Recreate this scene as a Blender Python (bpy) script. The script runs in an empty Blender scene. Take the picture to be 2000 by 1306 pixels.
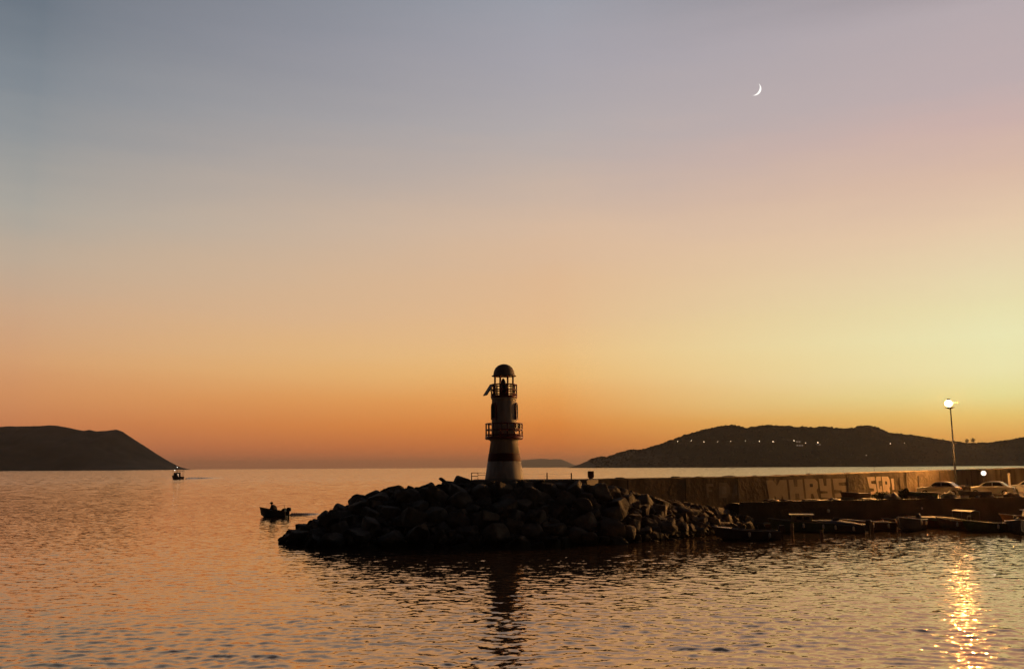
import bpy, bmesh, math, random
import numpy as np
from mathutils import Vector, Matrix, noise as mnoise

random.seed(7)
rng = np.random.default_rng(11)
SC = bpy.context.scene
COL = SC.collection
PI = math.pi
R = math.radians

# ------------------------------------------------------------------ camera
FPX = 1750.0
TH = math.atan(259.5 / FPX)
PH = 0.005
CAM = Vector((0, 0, 5.2))
FW = Vector((0, math.cos(TH), math.sin(TH)))
R0 = Vector((1, 0, 0))
U0 = Vector((0, -math.sin(TH), math.cos(TH)))
RT = R0 * math.cos(PH) - U0 * math.sin(PH)
UP = R0 * math.sin(PH) + U0 * math.cos(PH)


def ray(px, py):
    return FW + RT * ((px - 1000) / FPX) + UP * ((653 - py) / FPX)


def on_z(px, py, z):
    d = ray(px, py)
    return CAM + d * ((z - CAM.z) / d.z)


def at_y(px, py, y):
    d = ray(px, py)
    return CAM + d * (y / d.y)


cd = bpy.data.cameras.new('camera')
cam = bpy.data.objects.new('camera', cd)
COL.objects.link(cam)
cd.sensor_width = 36
cd.lens = 36 * FPX / 2000
cd.clip_start = 0.5
cd.clip_end = 120000
m = Matrix((RT, UP, -FW)).transposed().to_4x4()
m.translation = CAM
cam.matrix_world = m
SC.camera = cam


# ------------------------------------------------------------------ colours and materials
def lin(c):
    return tuple(((v / 255) / 12.92 if v / 255 <= 0.04045 else ((v / 255 + 0.055) / 1.055) ** 2.4) for v in c)


def newmat(name):
    mt = bpy.data.materials.new(name)
    mt.use_nodes = True
    nt = mt.node_tree
    nt.nodes.clear()
    return mt, nt


def mat(name, base, base2=None, scale=3.0, rough=0.8, bump=0.0, bscale=None, metal=0.0, detail=5, spec=0.3, stretch=None):
    mt, nt = newmat(name)
    N, L = nt.nodes, nt.links
    out = N.new('ShaderNodeOutputMaterial')
    b = N.new('ShaderNodeBsdfPrincipled')
    L.new(b.outputs[0], out.inputs[0])
    b.inputs['Roughness'].default_value = rough
    b.inputs['Metallic'].default_value = metal
    b.inputs['Specular IOR Level'].default_value = spec
    tc = N.new('ShaderNodeTexCoord')
    nz = N.new('ShaderNodeTexNoise')
    nz.inputs['Scale'].default_value = scale
    nz.inputs['Detail'].default_value = detail
    if stretch:
        ms_ = N.new('ShaderNodeMapping')
        ms_.inputs['Scale'].default_value = stretch
        L.new(tc.outputs['Object'], ms_.inputs[0])
        L.new(ms_.outputs[0], nz.inputs['Vector'])
    else:
        L.new(tc.outputs['Object'], nz.inputs['Vector'])
    cr = N.new('ShaderNodeValToRGB')
    cr.color_ramp.elements[0].position = 0.32
    cr.color_ramp.elements[1].position = 0.68
    b2 = base2 if base2 else tuple(v * 0.75 for v in base)
    cr.color_ramp.elements[0].color = (*b2, 1)
    cr.color_ramp.elements[1].color = (*base, 1)
    L.new(nz.outputs['Fac'], cr.inputs['Fac'])
    L.new(cr.outputs['Color'], b.inputs['Base Color'])
    if bump:
        n2 = N.new('ShaderNodeTexNoise')
        n2.inputs['Scale'].default_value = bscale or scale * 4
        n2.inputs['Detail'].default_value = 6
        L.new(tc.outputs['Object'], n2.inputs['Vector'])
        bp = N.new('ShaderNodeBump')
        bp.inputs['Strength'].default_value = bump
        bp.inputs['Distance'].default_value = 0.1
        L.new(n2.outputs['Fac'], bp.inputs['Height'])
        L.new(bp.outputs[0], b.inputs['Normal'])
    return mt


def emit(name, col, strength):
    mt, nt = newmat(name)
    o = nt.nodes.new('ShaderNodeOutputMaterial')
    e = nt.nodes.new('ShaderNodeEmission')
    e.inputs[0].default_value = (*col, 1)
    e.inputs[1].default_value = strength
    nt.links.new(e.outputs[0], o.inputs[0])
    return mt


M = {}
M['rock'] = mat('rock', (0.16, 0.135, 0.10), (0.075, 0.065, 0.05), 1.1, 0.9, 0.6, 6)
nt_ = M['rock'].node_tree
pb_ = [n for n in nt_.nodes if n.type == 'BSDF_PRINCIPLED'][0]
src_ = pb_.inputs['Base Color'].links[0].from_socket
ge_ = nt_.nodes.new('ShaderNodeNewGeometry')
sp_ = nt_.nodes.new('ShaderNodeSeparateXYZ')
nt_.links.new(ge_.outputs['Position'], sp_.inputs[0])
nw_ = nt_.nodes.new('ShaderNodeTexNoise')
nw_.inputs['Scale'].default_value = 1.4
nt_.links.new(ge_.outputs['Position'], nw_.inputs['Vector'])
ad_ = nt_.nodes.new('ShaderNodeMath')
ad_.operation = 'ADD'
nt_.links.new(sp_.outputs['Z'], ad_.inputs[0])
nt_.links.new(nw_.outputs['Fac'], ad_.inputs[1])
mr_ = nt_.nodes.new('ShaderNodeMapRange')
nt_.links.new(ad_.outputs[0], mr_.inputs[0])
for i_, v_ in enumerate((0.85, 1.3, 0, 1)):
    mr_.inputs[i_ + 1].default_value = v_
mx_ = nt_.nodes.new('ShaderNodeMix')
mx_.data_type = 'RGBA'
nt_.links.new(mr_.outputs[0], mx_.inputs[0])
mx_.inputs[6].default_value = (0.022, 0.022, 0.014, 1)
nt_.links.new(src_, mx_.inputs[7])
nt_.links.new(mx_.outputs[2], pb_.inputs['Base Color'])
M['rubble'] = mat('rubble', (0.10, 0.09, 0.08), (0.05, 0.045, 0.04), 2.0, 0.95, 0.8, 5)
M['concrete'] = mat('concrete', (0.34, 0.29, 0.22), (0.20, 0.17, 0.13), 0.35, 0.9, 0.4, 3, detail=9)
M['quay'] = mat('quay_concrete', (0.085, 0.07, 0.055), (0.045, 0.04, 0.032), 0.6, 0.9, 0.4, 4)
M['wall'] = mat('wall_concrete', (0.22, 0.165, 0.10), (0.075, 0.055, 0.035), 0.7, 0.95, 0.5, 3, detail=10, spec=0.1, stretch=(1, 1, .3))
M['pane'] = mat('shaded_pane', (0.012, 0.013, 0.015), (0.01, 0.01, 0.012), 3, 0.7, spec=0.05)
M['white'] = mat('white_paint', (0.50, 0.45, 0.37), (0.32, 0.26, 0.19), 3.2, 0.7, 0.15, 9, detail=9, stretch=(1, 1, .16))
M['darkred'] = mat('dark_red_paint', (0.20, 0.035, 0.025), (0.13, 0.025, 0.02), 4, 0.45)
M['red_band'] = mat('red_band_paint', (0.10, 0.022, 0.018), (0.07, 0.018, 0.015), 2, 0.7)
M['dome'] = mat('dome_paint', (0.26, 0.2, 0.15), (0.19, 0.15, 0.11), 3, 0.7)
M['dark_glass'] = mat('dark_glass', (0.012, 0.013, 0.015), (0.01, 0.01, 0.012), 3, 0.15, spec=0.4)
M['black'] = mat('black_plastic', (0.03, 0.03, 0.03), (0.02, 0.02, 0.02), 6, 0.5)
M['panel'] = mat('solar_cells', (0.02, 0.022, 0.035), (0.014, 0.016, 0.028), 9, 0.6, spec=0.1)
M['steel'] = mat('painted_steel', (0.14, 0.13, 0.12), (0.09, 0.085, 0.08), 5, 0.5)
M['rust'] = mat('rusty_steel', (0.16, 0.07, 0.04), (0.08, 0.04, 0.03), 8, 0.8)
M['lens'] = mat('lantern_lens', (0.05, 0.06, 0.05), (0.03, 0.035, 0.03), 8, 0.2, spec=0.6)
M['navy'] = mat('navy_hull', (0.04, 0.045, 0.06), (0.025, 0.03, 0.04), 3, 0.4)
M['boat_white'] = mat('white_hull', (0.55, 0.53, 0.50), (0.38, 0.36, 0.33), 2.5, 0.4)
M['boat_green'] = mat('green_hull', (0.05, 0.11, 0.08), (0.035, 0.07, 0.055), 2.5, 0.45)
M['boat_brown'] = mat('brown_hull', (0.14, 0.07, 0.04), (0.08, 0.045, 0.03), 3, 0.55)
M['boat_red'] = mat('red_hull', (0.18, 0.04, 0.03), (0.11, 0.03, 0.025), 3, 0.5)
M['rail_pale'] = mat('pale_rubbing_strake', (0.68, 0.65, 0.6), (0.5, 0.48, 0.44), 5, 0.5)
M['wood'] = mat('weathered_wood', (0.16, 0.11, 0.07), (0.09, 0.065, 0.045), 6, 0.8)
M['tarp'] = mat('grey_tarpaulin', (0.22, 0.21, 0.17), (0.14, 0.135, 0.11), 2, 0.8, 0.5, 3)
M['tarp_blue'] = mat('blue_tarpaulin', (0.06, 0.09, 0.15), (0.04, 0.06, 0.1), 2, 0.8, 0.5, 3)
M['tyre'] = mat('tyre_rubber', (0.025, 0.025, 0.025), (0.018, 0.018, 0.018), 9, 0.9)
M['rim'] = mat('wheel_rim', (0.4, 0.4, 0.4), (0.3, 0.3, 0.3), 6, 0.35, metal=0.8)
M['car_white'] = mat('white_car_paint', (0.36, 0.335, 0.30), (0.30, 0.28, 0.25), 1, 0.3, spec=0.5)
M['car_silver'] = mat('silver_car_paint', (0.30, 0.28, 0.25), (0.24, 0.225, 0.2), 1, 0.3, metal=0.2, spec=0.5)
M['car_light'] = mat('headlight_glass', (0.6, 0.6, 0.58), (0.5, 0.5, 0.48), 9, 0.1)
M['tail_light'] = mat('tail_light_glass', (0.3, 0.02, 0.02), (0.2, 0.02, 0.02), 9, 0.15)
M['leaf'] = mat('foliage', (0.06, 0.075, 0.03), (0.03, 0.04, 0.018), 1.5, 0.8)
M['scrub'] = mat('dry_scrub', (0.19, 0.11, 0.03), (0.11, 0.065, 0.02), 0.02, 0.9)
M['bark'] = mat('bark', (0.10, 0.07, 0.05), (0.06, 0.045, 0.03), 5, 0.9)
M['hill'] = mat('hillside_scrub', (0.22, 0.125, 0.03), (0.13, 0.075, 0.02), 0.006, 0.95, detail=12)
M['hill_rock'] = mat('bare_island', (0.11, 0.095, 0.075), (0.045, 0.042, 0.034), 0.005, 0.95, detail=12)
M['skin'] = mat('skin', (0.35, 0.2, 0.13), (0.3, 0.17, 0.11), 8, 0.6)
M['cloth'] = mat('dark_jacket', (0.05, 0.05, 0.06), (0.035, 0.035, 0.042), 9, 0.9)
M['hair'] = mat('dark_hair', (0.02, 0.015, 0.012), (0.015, 0.012, 0.01), 20, 0.7)
M['paint_pale'] = mat('graffiti_pale_paint', (0.40, 0.31, 0.19), (0.33, 0.25, 0.15), 1.2, 0.8)
M['paint_bright'] = mat('graffiti_bright_paint', (0.78, 0.62, 0.45), (0.62, 0.46, 0.3), 2.2, 0.8)
M['paint_faint'] = mat('graffiti_faded_paint', (0.24, 0.19, 0.13), (0.15, 0.12, 0.085), 1.2, 0.85)
M['paint_dark'] = mat('graffiti_outline_paint', (0.05, 0.035, 0.03), (0.035, 0.028, 0.025), 2, 0.8)
M['plaster'] = mat('pale_plaster', (0.5, 0.45, 0.38), (0.4, 0.36, 0.3), 0.1, 0.85)
M['roof_tile'] = mat('roof_tile', (0.2, 0.09, 0.05), (0.14, 0.06, 0.04), 0.3, 0.85)
M['rope'] = mat('rope', (0.3, 0.25, 0.18), (0.22, 0.18, 0.13), 20, 0.9)
M['fender'] = mat('fender_vinyl', (0.7, 0.66, 0.55), (0.6, 0.56, 0.46), 6, 0.4)
M['lamp_big'] = emit('lamp_glow', (1.0, 0.45, 0.12), 22000)
M['lamp_low'] = emit('globe_glow', (1.0, 0.86, 0.68), 1.9)
M['lamp_far'] = emit('far_lamp_glow', (1.0, 0.72, 0.42), 13)
M['boat_lamp'] = emit('mast_lamp_glow', (1.0, 0.93, 0.8), 2.2)
M['win_lit'] = emit('lit_window', (1.0, 0.62, 0.38), 0.75)
M['moon'] = emit('moonlight', (1.0, 0.97, 0.92), 1.15)


# ------------------------------------------------------------------ mesh helpers
class MB:
    def __init__(s):
        s.v, s.f, s.sm = [], [], []

    def add(s, vs, fs, smooth=False, mtx=None):
        b = len(s.v)
        for p in vs:
            p = Vector(p)
            s.v.append(mtx @ p if mtx is not None else p)
        for f in fs:
            s.f.append([b + i for i in f])
            s.sm.append(smooth)

    def box(s, c, sz, mtx=None, rz=0.0, taper=1.0):
        x, y, z = sz[0] / 2, sz[1] / 2, sz[2] / 2
        vs = []
        cr, sr = math.cos(rz), math.sin(rz)
        for dz, k in ((-z, 1), (z, taper)):
            for dx, dy in ((-x, -y), (x, -y), (x, y), (-x, y)):
                X, Y = dx * k, dy * k
                vs.append((c[0] + X * cr - Y * sr, c[1] + X * sr + Y * cr, c[2] + dz))
        fs = [(3, 2, 1, 0), (4, 5, 6, 7), (0, 1, 5, 4), (1, 2, 6, 5), (2, 3, 7, 6), (3, 0, 4, 7)]
        s.add(vs, fs, False, mtx)

    def tube(s, pts, r, n=8, cap=True, mtx=None):
        pts = [Vector(p) for p in pts]
        rr = r if isinstance(r, (list, tuple)) else [r] * len(pts)
        vs, fs = [], []
        for i, p in enumerate(pts):
            t = (pts[min(i + 1, len(pts) - 1)] - pts[max(i - 1, 0)]).normalized()
            a = t.orthogonal().normalized() if abs(t.z) < 0.9 else Vector((1, 0, 0))
            a = (a - t * a.dot(t)).normalized()
            b = t.cross(a)
            for k in range(n):
                q = 2 * PI * k / n
                vs.append(p + (a * math.cos(q) + b * math.sin(q)) * rr[i])
        for i in range(len(pts) - 1):
            for k in range(n):
                k2 = (k + 1) % n
                fs.append((i * n + k, i * n + k2, (i + 1) * n + k2, (i + 1) * n + k))
        if cap:
            fs.append(tuple(range(n - 1, -1, -1)))
            fs.append(tuple(range((len(pts) - 1) * n, len(pts) * n)))
        s.add(vs, fs, True, mtx)

    def lathe(s, prof, n=32, mtx=None, c=(0, 0, 0), smooth=True, closed=False):
        vs, fs = [], []
        for r, z in prof:
            for k in range(n):
                q = 2 * PI * k / n
                vs.append((c[0] + r * math.cos(q), c[1] + r * math.sin(q), c[2] + z))
        np_ = len(prof)
        for i in range(np_ - (0 if closed else 1)):
            j = (i + 1) % np_
            for k in range(n):
                k2 = (k + 1) % n
                fs.append((i * n + k, i * n + k2, j * n + k2, j * n + k))
        if not closed:
            fs.append(tuple(range(n - 1, -1, -1)))
            fs.append(tuple(range((np_ - 1) * n, np_ * n)))
        s.add(vs, fs, smooth, mtx)

    def loft(s, rings, smooth=False, caps=True, mtx=None, closed=True):
        n = len(rings[0])
        vs = [p for r in rings for p in r]
        fs = []
        for i in range(len(rings) - 1):
            for k in range(n if closed else n - 1):
                k2 = (k + 1) % n
                fs.append((i * n + k, i * n + k2, (i + 1) * n + k2, (i + 1) * n + k))
        if caps:
            fs.append(tuple(range(n - 1, -1, -1)))
            fs.append(tuple(range((len(rings) - 1) * n, len(rings) * n)))
        s.add(vs, fs, smooth, mtx)

    def sphere(s, c, r, n=16, mtx=None, sq=(1, 1, 1)):
        prof = [(max(1e-3, math.sin(PI * i / (n // 2 + 1))) * r, -math.cos(PI * i / (n // 2 + 1)) * r) for i in range(1, n // 2 + 1)]
        b = len(s.v)
        s.lathe(prof, n)
        for i in range(b, len(s.v)):
            p = s.v[i]
            p = Vector((p.x * sq[0] + c[0], p.y * sq[1] + c[1], p.z * sq[2] + c[2]))
            s.v[i] = mtx @ p if mtx is not None else p

    def build(s, name, material, parent=None, fix=True):
        me = bpy.data.meshes.new(name)
        me.from_pydata([tuple(v) for v in s.v], [], s.f)
        me.polygons.foreach_set('use_smooth', s.sm)
        if fix:
            bm = bmesh.new()
            bm.from_mesh(me)
            bmesh.ops.recalc_face_normals(bm, faces=bm.faces)
            bm.to_mesh(me)
            bm.free()
        me.materials.append(material)
        o = bpy.data.objects.new(name, me)
        COL.objects.link(o)
        if parent is not None:
            o.parent = parent
        return o


def tag(o, label=None, cat=None, group=None, kind=None):
    if label:
        o['label'] = label
    if cat:
        o['category'] = cat
    if group:
        o['group'] = group
    if kind:
        o['kind'] = kind
    return o


def thing(name, label, cat, loc=(0, 0, 0), rz=0.0, group=None):
    o = bpy.data.objects.new(name, None)
    o.empty_display_size = 0.2
    COL.objects.link(o)
    o.location = loc
    o.rotation_euler = (0, 0, rz)
    return tag(o, label, cat, group)


def copy_tree(o, parent=None):
    c = o.copy()
    COL.objects.link(c)
    if parent is not None:
        c.parent = parent
    for ch in list(o.children):
        copy_tree(ch, c)
    return c


def mesh_np(name, V, Fq, material, smooth=True):
    me = bpy.data.meshes.new(name)
    me.vertices.add(len(V))
    me.vertices.foreach_set('co', np.ascontiguousarray(V, dtype=np.float32).ravel())
    k = Fq.shape[1]
    me.loops.add(Fq.size)
    me.loops.foreach_set('vertex_index', np.ascontiguousarray(Fq, dtype=np.int32).ravel())
    me.polygons.add(len(Fq))
    me.polygons.foreach_set('loop_start', np.arange(0, Fq.size, k, dtype=np.int32))
    me.polygons.foreach_set('use_smooth', np.full(len(Fq), smooth))
    me.update(calc_edges=True)
    me.materials.append(material)
    o = bpy.data.objects.new(name, me)
    COL.objects.link(o)
    return o


def grid_faces(nr, nc):
    i = np.arange(nr - 1)[:, None] * nc + np.arange(nc - 1)[None, :]
    i = i.ravel()
    return np.stack([i, i + 1, i + nc + 1, i + nc], 1)


# ------------------------------------------------------------------ sky
w = bpy.data.worlds.new('World')
SC.world = w
w.use_nodes = True
nt = w.node_tree
nt.nodes.clear()
N, L = nt.nodes, nt.links


def math_node(op, a, b=None, clamp=False):
    n = N.new('ShaderNodeMath')
    n.operation = op
    n.use_clamp = clamp
    for i, v in enumerate((a, b)):
        if v is None:
            continue
        if isinstance(v, (int, float)):
            n.inputs[i].default_value = v
        else:
            L.new(v, n.inputs[i])
    return n.outputs[0]


EMAX = R(75)


def elev(px, py):
    d = ray(px, py).normalized()
    return math.asin(d.z)


def azim(px, py):
    d = ray(px, py)
    return math.atan2(d.x, d.y)


SKY_L = [(0, (110, 120, 131)), (150, (130, 138, 146)), (250, (146, 150, 153)), (400, (172, 167, 158)), (500, (191, 172, 152)),
         (600, (206, 169, 137)), (700, (216, 162, 116)), (770, (214, 147, 97)), (830, (206, 130, 84)), (880, (190, 116, 82)), (918, (174, 110, 82))]
SKY_M = [(0, (156, 158, 168)), (110, (166, 163, 171)), (250, (180, 172, 172)), (350, (198, 179, 167)), (450, (217, 187, 161)), (550, (226, 187, 148)),
         (620, (231, 189, 143)), (690, (239, 193, 130)), (730, (240, 186, 114)), (780, (236, 163, 86)), (830, (227, 138, 62)), (870, (212, 119, 58)), (895, (195, 110, 64)), (912, (180, 107, 68))]
SKY_R = [(0, (182, 170, 174)), (150, (191, 174, 175)), (230, (205, 178, 172)), (330, (219, 188, 168)), (430, (231, 203, 172)), (520, (234, 216, 176)),
         (590, (236, 226, 177)), (650, (239, 234, 183)), (720, (241, 233, 176)), (770, (238, 226, 154)), (810, (240, 203, 114)), (850, (240, 176, 86)), (908, (224, 138, 68))]
# the unseen dusk sky above the frame: deep blue towards the zenith
TOP = [(R(35), (0.085, 0.092, 0.12)), (R(42), (0.03, 0.035, 0.05)), (R(75), (0.008, 0.010, 0.016))]
SKY_GAIN = 1.0

tc = N.new('ShaderNodeTexCoord')
sep = N.new('ShaderNodeSeparateXYZ')
L.new(tc.outputs['Generated'], sep.inputs[0])
# faint uneven streaks of high thin cloud bend the colour bands a little
mp = N.new('ShaderNodeMapping')
mp.inputs['Scale'].default_value = (2.2, 2.2, 16)
mp.inputs['Rotation'].default_value = (0, R(5), 0)
L.new(tc.outputs['Generated'], mp.inputs[0])
cz = N.new('ShaderNodeTexNoise')
cz.inputs['Scale'].default_value = 2.2
cz.inputs['Detail'].default_value = 6
cz.inputs['Roughness'].default_value = 0.55
L.new(mp.outputs[0], cz.inputs['Vector'])
wob = math_node('MULTIPLY', math_node('SUBTRACT', cz.outputs['Fac'], 0.5), 0.045)
el = math_node('ARCSINE', sep.outputs['Z'])
elw = math_node('ADD', el, math_node('MULTIPLY', wob, math_node('MULTIPLY', el, 3.0, True)))
fac = math_node('DIVIDE', elw, EMAX, True)
az = math_node('ARCTAN2', sep.outputs['X'], sep.outputs['Y'])


def ramp(stops, px):
    cr = N.new('ShaderNodeValToRGB')
    pts = sorted((elev(px, y) / EMAX, tuple(v * SKY_GAIN for v in lin(c))) for y, c in stops)
    pts += [(e / EMAX, c) for e, c in TOP]
    pts = [(max(0.0, p), c) for p, c in pts]
    e = cr.color_ramp.elements
    e[0].position, e[0].color = pts[0][0], (*pts[0][1], 1)
    e[1].position, e[1].color = pts[-1][0], (*pts[-1][1], 1)
    for p, c in pts[1:-1]:
        q = e.new(p)
        q.color = (*c, 1)
    L.new(fac, cr.inputs[0])
    return cr.outputs[0]


PXL, PXM, PXR = 20, 1090, 1970
aL, aM, aR = azim(PXL, 912), azim(PXM, 912), azim(PXR, 912)


def mix(f, a, b, typ='MIX'):
    n = N.new('ShaderNodeMix')
    n.data_type = 'RGBA'
    n.blend_type = typ
    if isinstance(f, (int, float)):
        n.inputs[0].default_value = f
    else:
        L.new(f, n.inputs[0])
    for i, v in ((6, a), (7, b)):
        if isinstance(v, tuple):
            n.inputs[i].default_value = v
        else:
            L.new(v, n.inputs[i])
    return n.outputs[2]


def mapr(v, a, b, c, d, smooth=False):
    n = N.new('ShaderNodeMapRange')
    n.interpolation_type = 'SMOOTHSTEP' if smooth else 'LINEAR'
    L.new(v, n.inputs[0])
    for i, x in enumerate((a, b, c, d)):
        n.inputs[i + 1].default_value = x
    return n.outputs[0]


cLM = mix(math_node('POWER', mapr(az, aL, aM, 0, 1), 0.72), ramp(SKY_L, PXL), ramp(SKY_M, PXM))
cAll = mix(math_node('POWER', mapr(az, aM, aR, 0, 1), 0.85), cLM, ramp(SKY_R, PXR))
# dusk: the sky is darker the farther one turns from the sunset
dz = math_node('ABSOLUTE', math_node('SUBTRACT', az, R(12)))
dz = math_node('MINIMUM', dz, math_node('SUBTRACT', 2 * PI, dz))
dim = mapr(dz, R(46), R(108), 1.0, 0.06, True)
hue = mix(mapr(dz, R(60), R(115), 0.0, 0.7, True), cAll, (0.13, 0.14, 0.20, 1))
sky = mix(1.0, hue, dim, 'MULTIPLY')
bg = N.new('ShaderNodeBackground')
L.new(sky, bg.inputs[0])
bg.inputs[1].default_value = 1.0
wo = N.new('ShaderNodeOutputWorld')
L.new(bg.outputs[0], wo.inputs[0])

# ------------------------------------------------------------------ sea
WSTEEP = 0.062


def build_sea():
    rs = [13.0]
    while rs[-1] < 330:
        rs.append(rs[-1] * 1.0034)
    while rs[-1] < 56000:
        rs.append(rs[-1] * 1.03)
    rs = np.array(rs)
    an = np.radians(np.linspace(-52, 52, 900))
    RR, AA = np.meshgrid(rs, an, indexing='ij')
    X, Y = RR * np.sin(AA), RR * np.cos(AA)
    Z = np.zeros_like(X)
    near = rs < 420
    xs, ys, rr = X[near], Y[near], RR[near]
    n = 76
    lam = np.exp(rng.uniform(math.log(0.35), math.log(2.6), n))
    dirs = np.radians(rng.normal(-90, 34, n))
    ph = rng.uniform(0, 2 * PI, n)
    wgt = np.exp(-((np.log(lam) - math.log(0.62)) / 0.55) ** 2) + 0.07
    wgt *= WSTEEP / math.sqrt(0.5 * np.sum(wgt ** 2))
    z = np.zeros_like(xs)
    # gusts: calmer and livelier patches
    g = np.zeros_like(xs)
    for _ in range(9):
        l2 = rng.uniform(10, 60)
        d2 = rng.uniform(0, PI)
        g += np.sin(2 * PI / l2 * (0.45 * xs * math.cos(d2) + ys * math.sin(d2)) + rng.uniform(0, 6.28))
    g = 0.92 + 0.40 * np.clip(g / 2.1, -1.5, 1.8)
    # wave packets: a few steep wavelets between gentle ones
    p = np.zeros_like(xs)
    for _ in range(12):
        l2 = rng.uniform(1.4, 4.5)
        d2 = rng.uniform(0, PI)
        p += np.sin(2 * PI / l2 * (0.4 * xs * math.cos(d2) + ys * math.sin(d2)) + rng.uniform(0, 6.28))
    p = np.clip(p / 2.45, 0, 2.2)
    g = g * (0.92 + 0.20 * p)
    for i in range(n):
        k = 2 * PI / lam[i]
        a = wgt[i] / k
        dd = np.clip((lam[i] / (rr * 0.0034) - 2.0) / 2.5, 0, 1)
        t = k * (xs * math.cos(dirs[i]) + ys * math.sin(dirs[i])) + ph[i]
        z += a * dd * (np.sin(t) - 0.25 * np.sin(2 * t))
    z *= g * np.clip((400 - rr) / 120, 0, 1)
    Z[near] = z
    V = np.stack([X, Y, Z], -1).reshape(-1, 3)
    return V, grid_faces(len(rs), len(an))


mt, nt2 = newmat('sea_water')
n2, l2 = nt2.nodes, nt2.links
o_ = n2.new('ShaderNodeOutputMaterial')
b_ = n2.new('ShaderNodeBsdfPrincipled')
b_.inputs['Base Color'].default_value = (0.51, 0.375, 0.275, 1)
b_.inputs['Metallic'].default_value = 0.92
b_.inputs['Roughness'].default_value = 0.035
b_.inputs['Specular Tint'].default_value = (0.91, 0.78, 0.645, 1)
b_.inputs['IOR'].default_value = 2.5
l2.new(b_.outputs[0], o_.inputs[0])
geo = n2.new('ShaderNodeNewGeometry')
acc = geo.outputs['Normal']
ln_ = n2.new('ShaderNodeVectorMath')
ln_.operation = 'LENGTH'
l2.new(geo.outputs['Position'], ln_.inputs[0])
far = n2.new('ShaderNodeMapRange')
l2.new(ln_.outputs['Value'], far.inputs[0])
for i_, v_ in enumerate((80, 420, 0, 1)):
    far.inputs[i_ + 1].default_value = v_
for sc_, k, rot in ((0.55, 'far', 0.2), (2.6, 0.22, 0.9), (8.0, 0.20, 0.4)):
    mp2 = n2.new('ShaderNodeMapping')
    mp2.inputs['Scale'].default_value = (sc_ * 0.6, sc_, sc_)
    mp2.inputs['Rotation'].default_value = (0, 0, rot * 0.4)
    l2.new(geo.outputs['Position'], mp2.inputs[0])
    nz = n2.new('ShaderNodeTexNoise')
    nz.inputs['Scale'].default_value = 1.0
    nz.inputs['Detail'].default_value = 2
    l2.new(mp2.outputs[0], nz.inputs['Vector'])
    s1 = n2.new('ShaderNodeVectorMath')
    s1.operation = 'SUBTRACT'
    l2.new(nz.outputs['Color'], s1.inputs[0])
    s1.inputs[1].default_value = (0.5, 0.5, 0.5)
    s2 = n2.new('ShaderNodeVectorMath')
    s2.operation = 'MULTIPLY'
    l2.new(s1.outputs[0], s2.inputs[0])
    if k == 'far':
        # beyond the modelled waves the same slopes come from the surface normal
        fm = n2.new('ShaderNodeMath')
        fm.operation = 'MULTIPLY'
        l2.new(far.outputs[0], fm.inputs[0])
        fm.inputs[1].default_value = 0.42
        cb = n2.new('ShaderNodeCombineXYZ')
        l2.new(fm.outputs[0], cb.inputs[0])
        l2.new(fm.outputs[0], cb.inputs[1])
        l2.new(cb.outputs[0], s2.inputs[1])
    else:
        s2.inputs[1].default_value = (k, k, 0)
    s3 = n2.new('ShaderNodeVectorMath')
    s3.operation = 'ADD'
    l2.new(acc, s3.inputs[0])
    l2.new(s2.outputs[0], s3.inputs[1])
    acc = s3.outputs[0]
# far normals biased towards the viewer, brightening distant water with higher sky
lean = n2.new('ShaderNodeVectorMath')
lean.operation = 'MULTIPLY'
l2.new(far.outputs[0], lean.inputs[0])
lean.inputs[1].default_value = (0, -0.04, 0)
s4 = n2.new('ShaderNodeVectorMath')
s4.operation = 'ADD'
l2.new(acc, s4.inputs[0])
l2.new(lean.outputs[0], s4.inputs[1])
acc = s4.outputs[0]
nn = n2.new('ShaderNodeVectorMath')
nn.operation = 'NORMALIZE'
l2.new(acc, nn.inputs[0])
l2.new(nn.outputs[0], b_.inputs['Normal'])
M['sea'] = mt
V, Fq = build_sea()
sea = mesh_np('sea', V, Fq, M['sea'])
tag(sea, 'calm rippled sea reflecting the sunset', 'sea', kind='structure')


# ------------------------------------------------------------------ far land
def fbm(x, y, o=5):
    return mnoise.fractal(Vector((x, y, 0.3)), 1.0, 2.0, o)


def build_land(name, prof, yr, wf, wb, material, label, seed, rough=0.10, step=None, jag=0.0):
    pts = []
    for px, py in prof:
        p = at_y(px, py, yr)
        pts.append((p.x, p.z))
    xs = np.array([p[0] for p in pts])
    zs = np.array([p[1] for p in pts])
    step = step or (xs[-1] - xs[0]) / 260

    def H(x):
        z = float(np.interp(x, xs, zs, left=-5, right=-5))
        return z

    def h(x, y):
        ridge = H(x)
        if jag:
            ridge += jag * fbm(x * 0.012 + seed, 3.3, 4)
        t = (y - yr) / (wf if y < yr else wb)
        t = min(1.3, abs(t))
        sh = 1 - t ** 1.12
        nz_ = fbm(x * 0.0022 + seed, y * 0.0022, 6) * rough * max(0, ridge) * min(1.0, t * 2.2) * (1.2 - min(1, t))
        gul = abs(fbm(x * 0.006 + seed, y * 0.002 + 9, 4)) * 0.10 * max(0, ridge) * min(1, t * 3) * max(0, 1 - t)
        return ridge * sh + nz_ - gul - 1.0 * (t > 1)
    nx = int((xs[-1] - xs[0]) / step) + 1
    ny = 44
    gx = np.linspace(xs[0] - step, xs[-1] + step, nx)
    gy = np.concatenate([np.linspace(yr - wf * 1.08, yr, ny), np.linspace(yr, yr + wb * 1.08, 14)[1:]])
    Vv = np.array([[(x, y, h(x, y)) for x in gx] for y in gy]).reshape(-1, 3)
    o = mesh_np(name, Vv, grid_faces(len(gy), len(gx)), material)
    tag(o, label, 'land', kind='structure')
    return h


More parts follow.
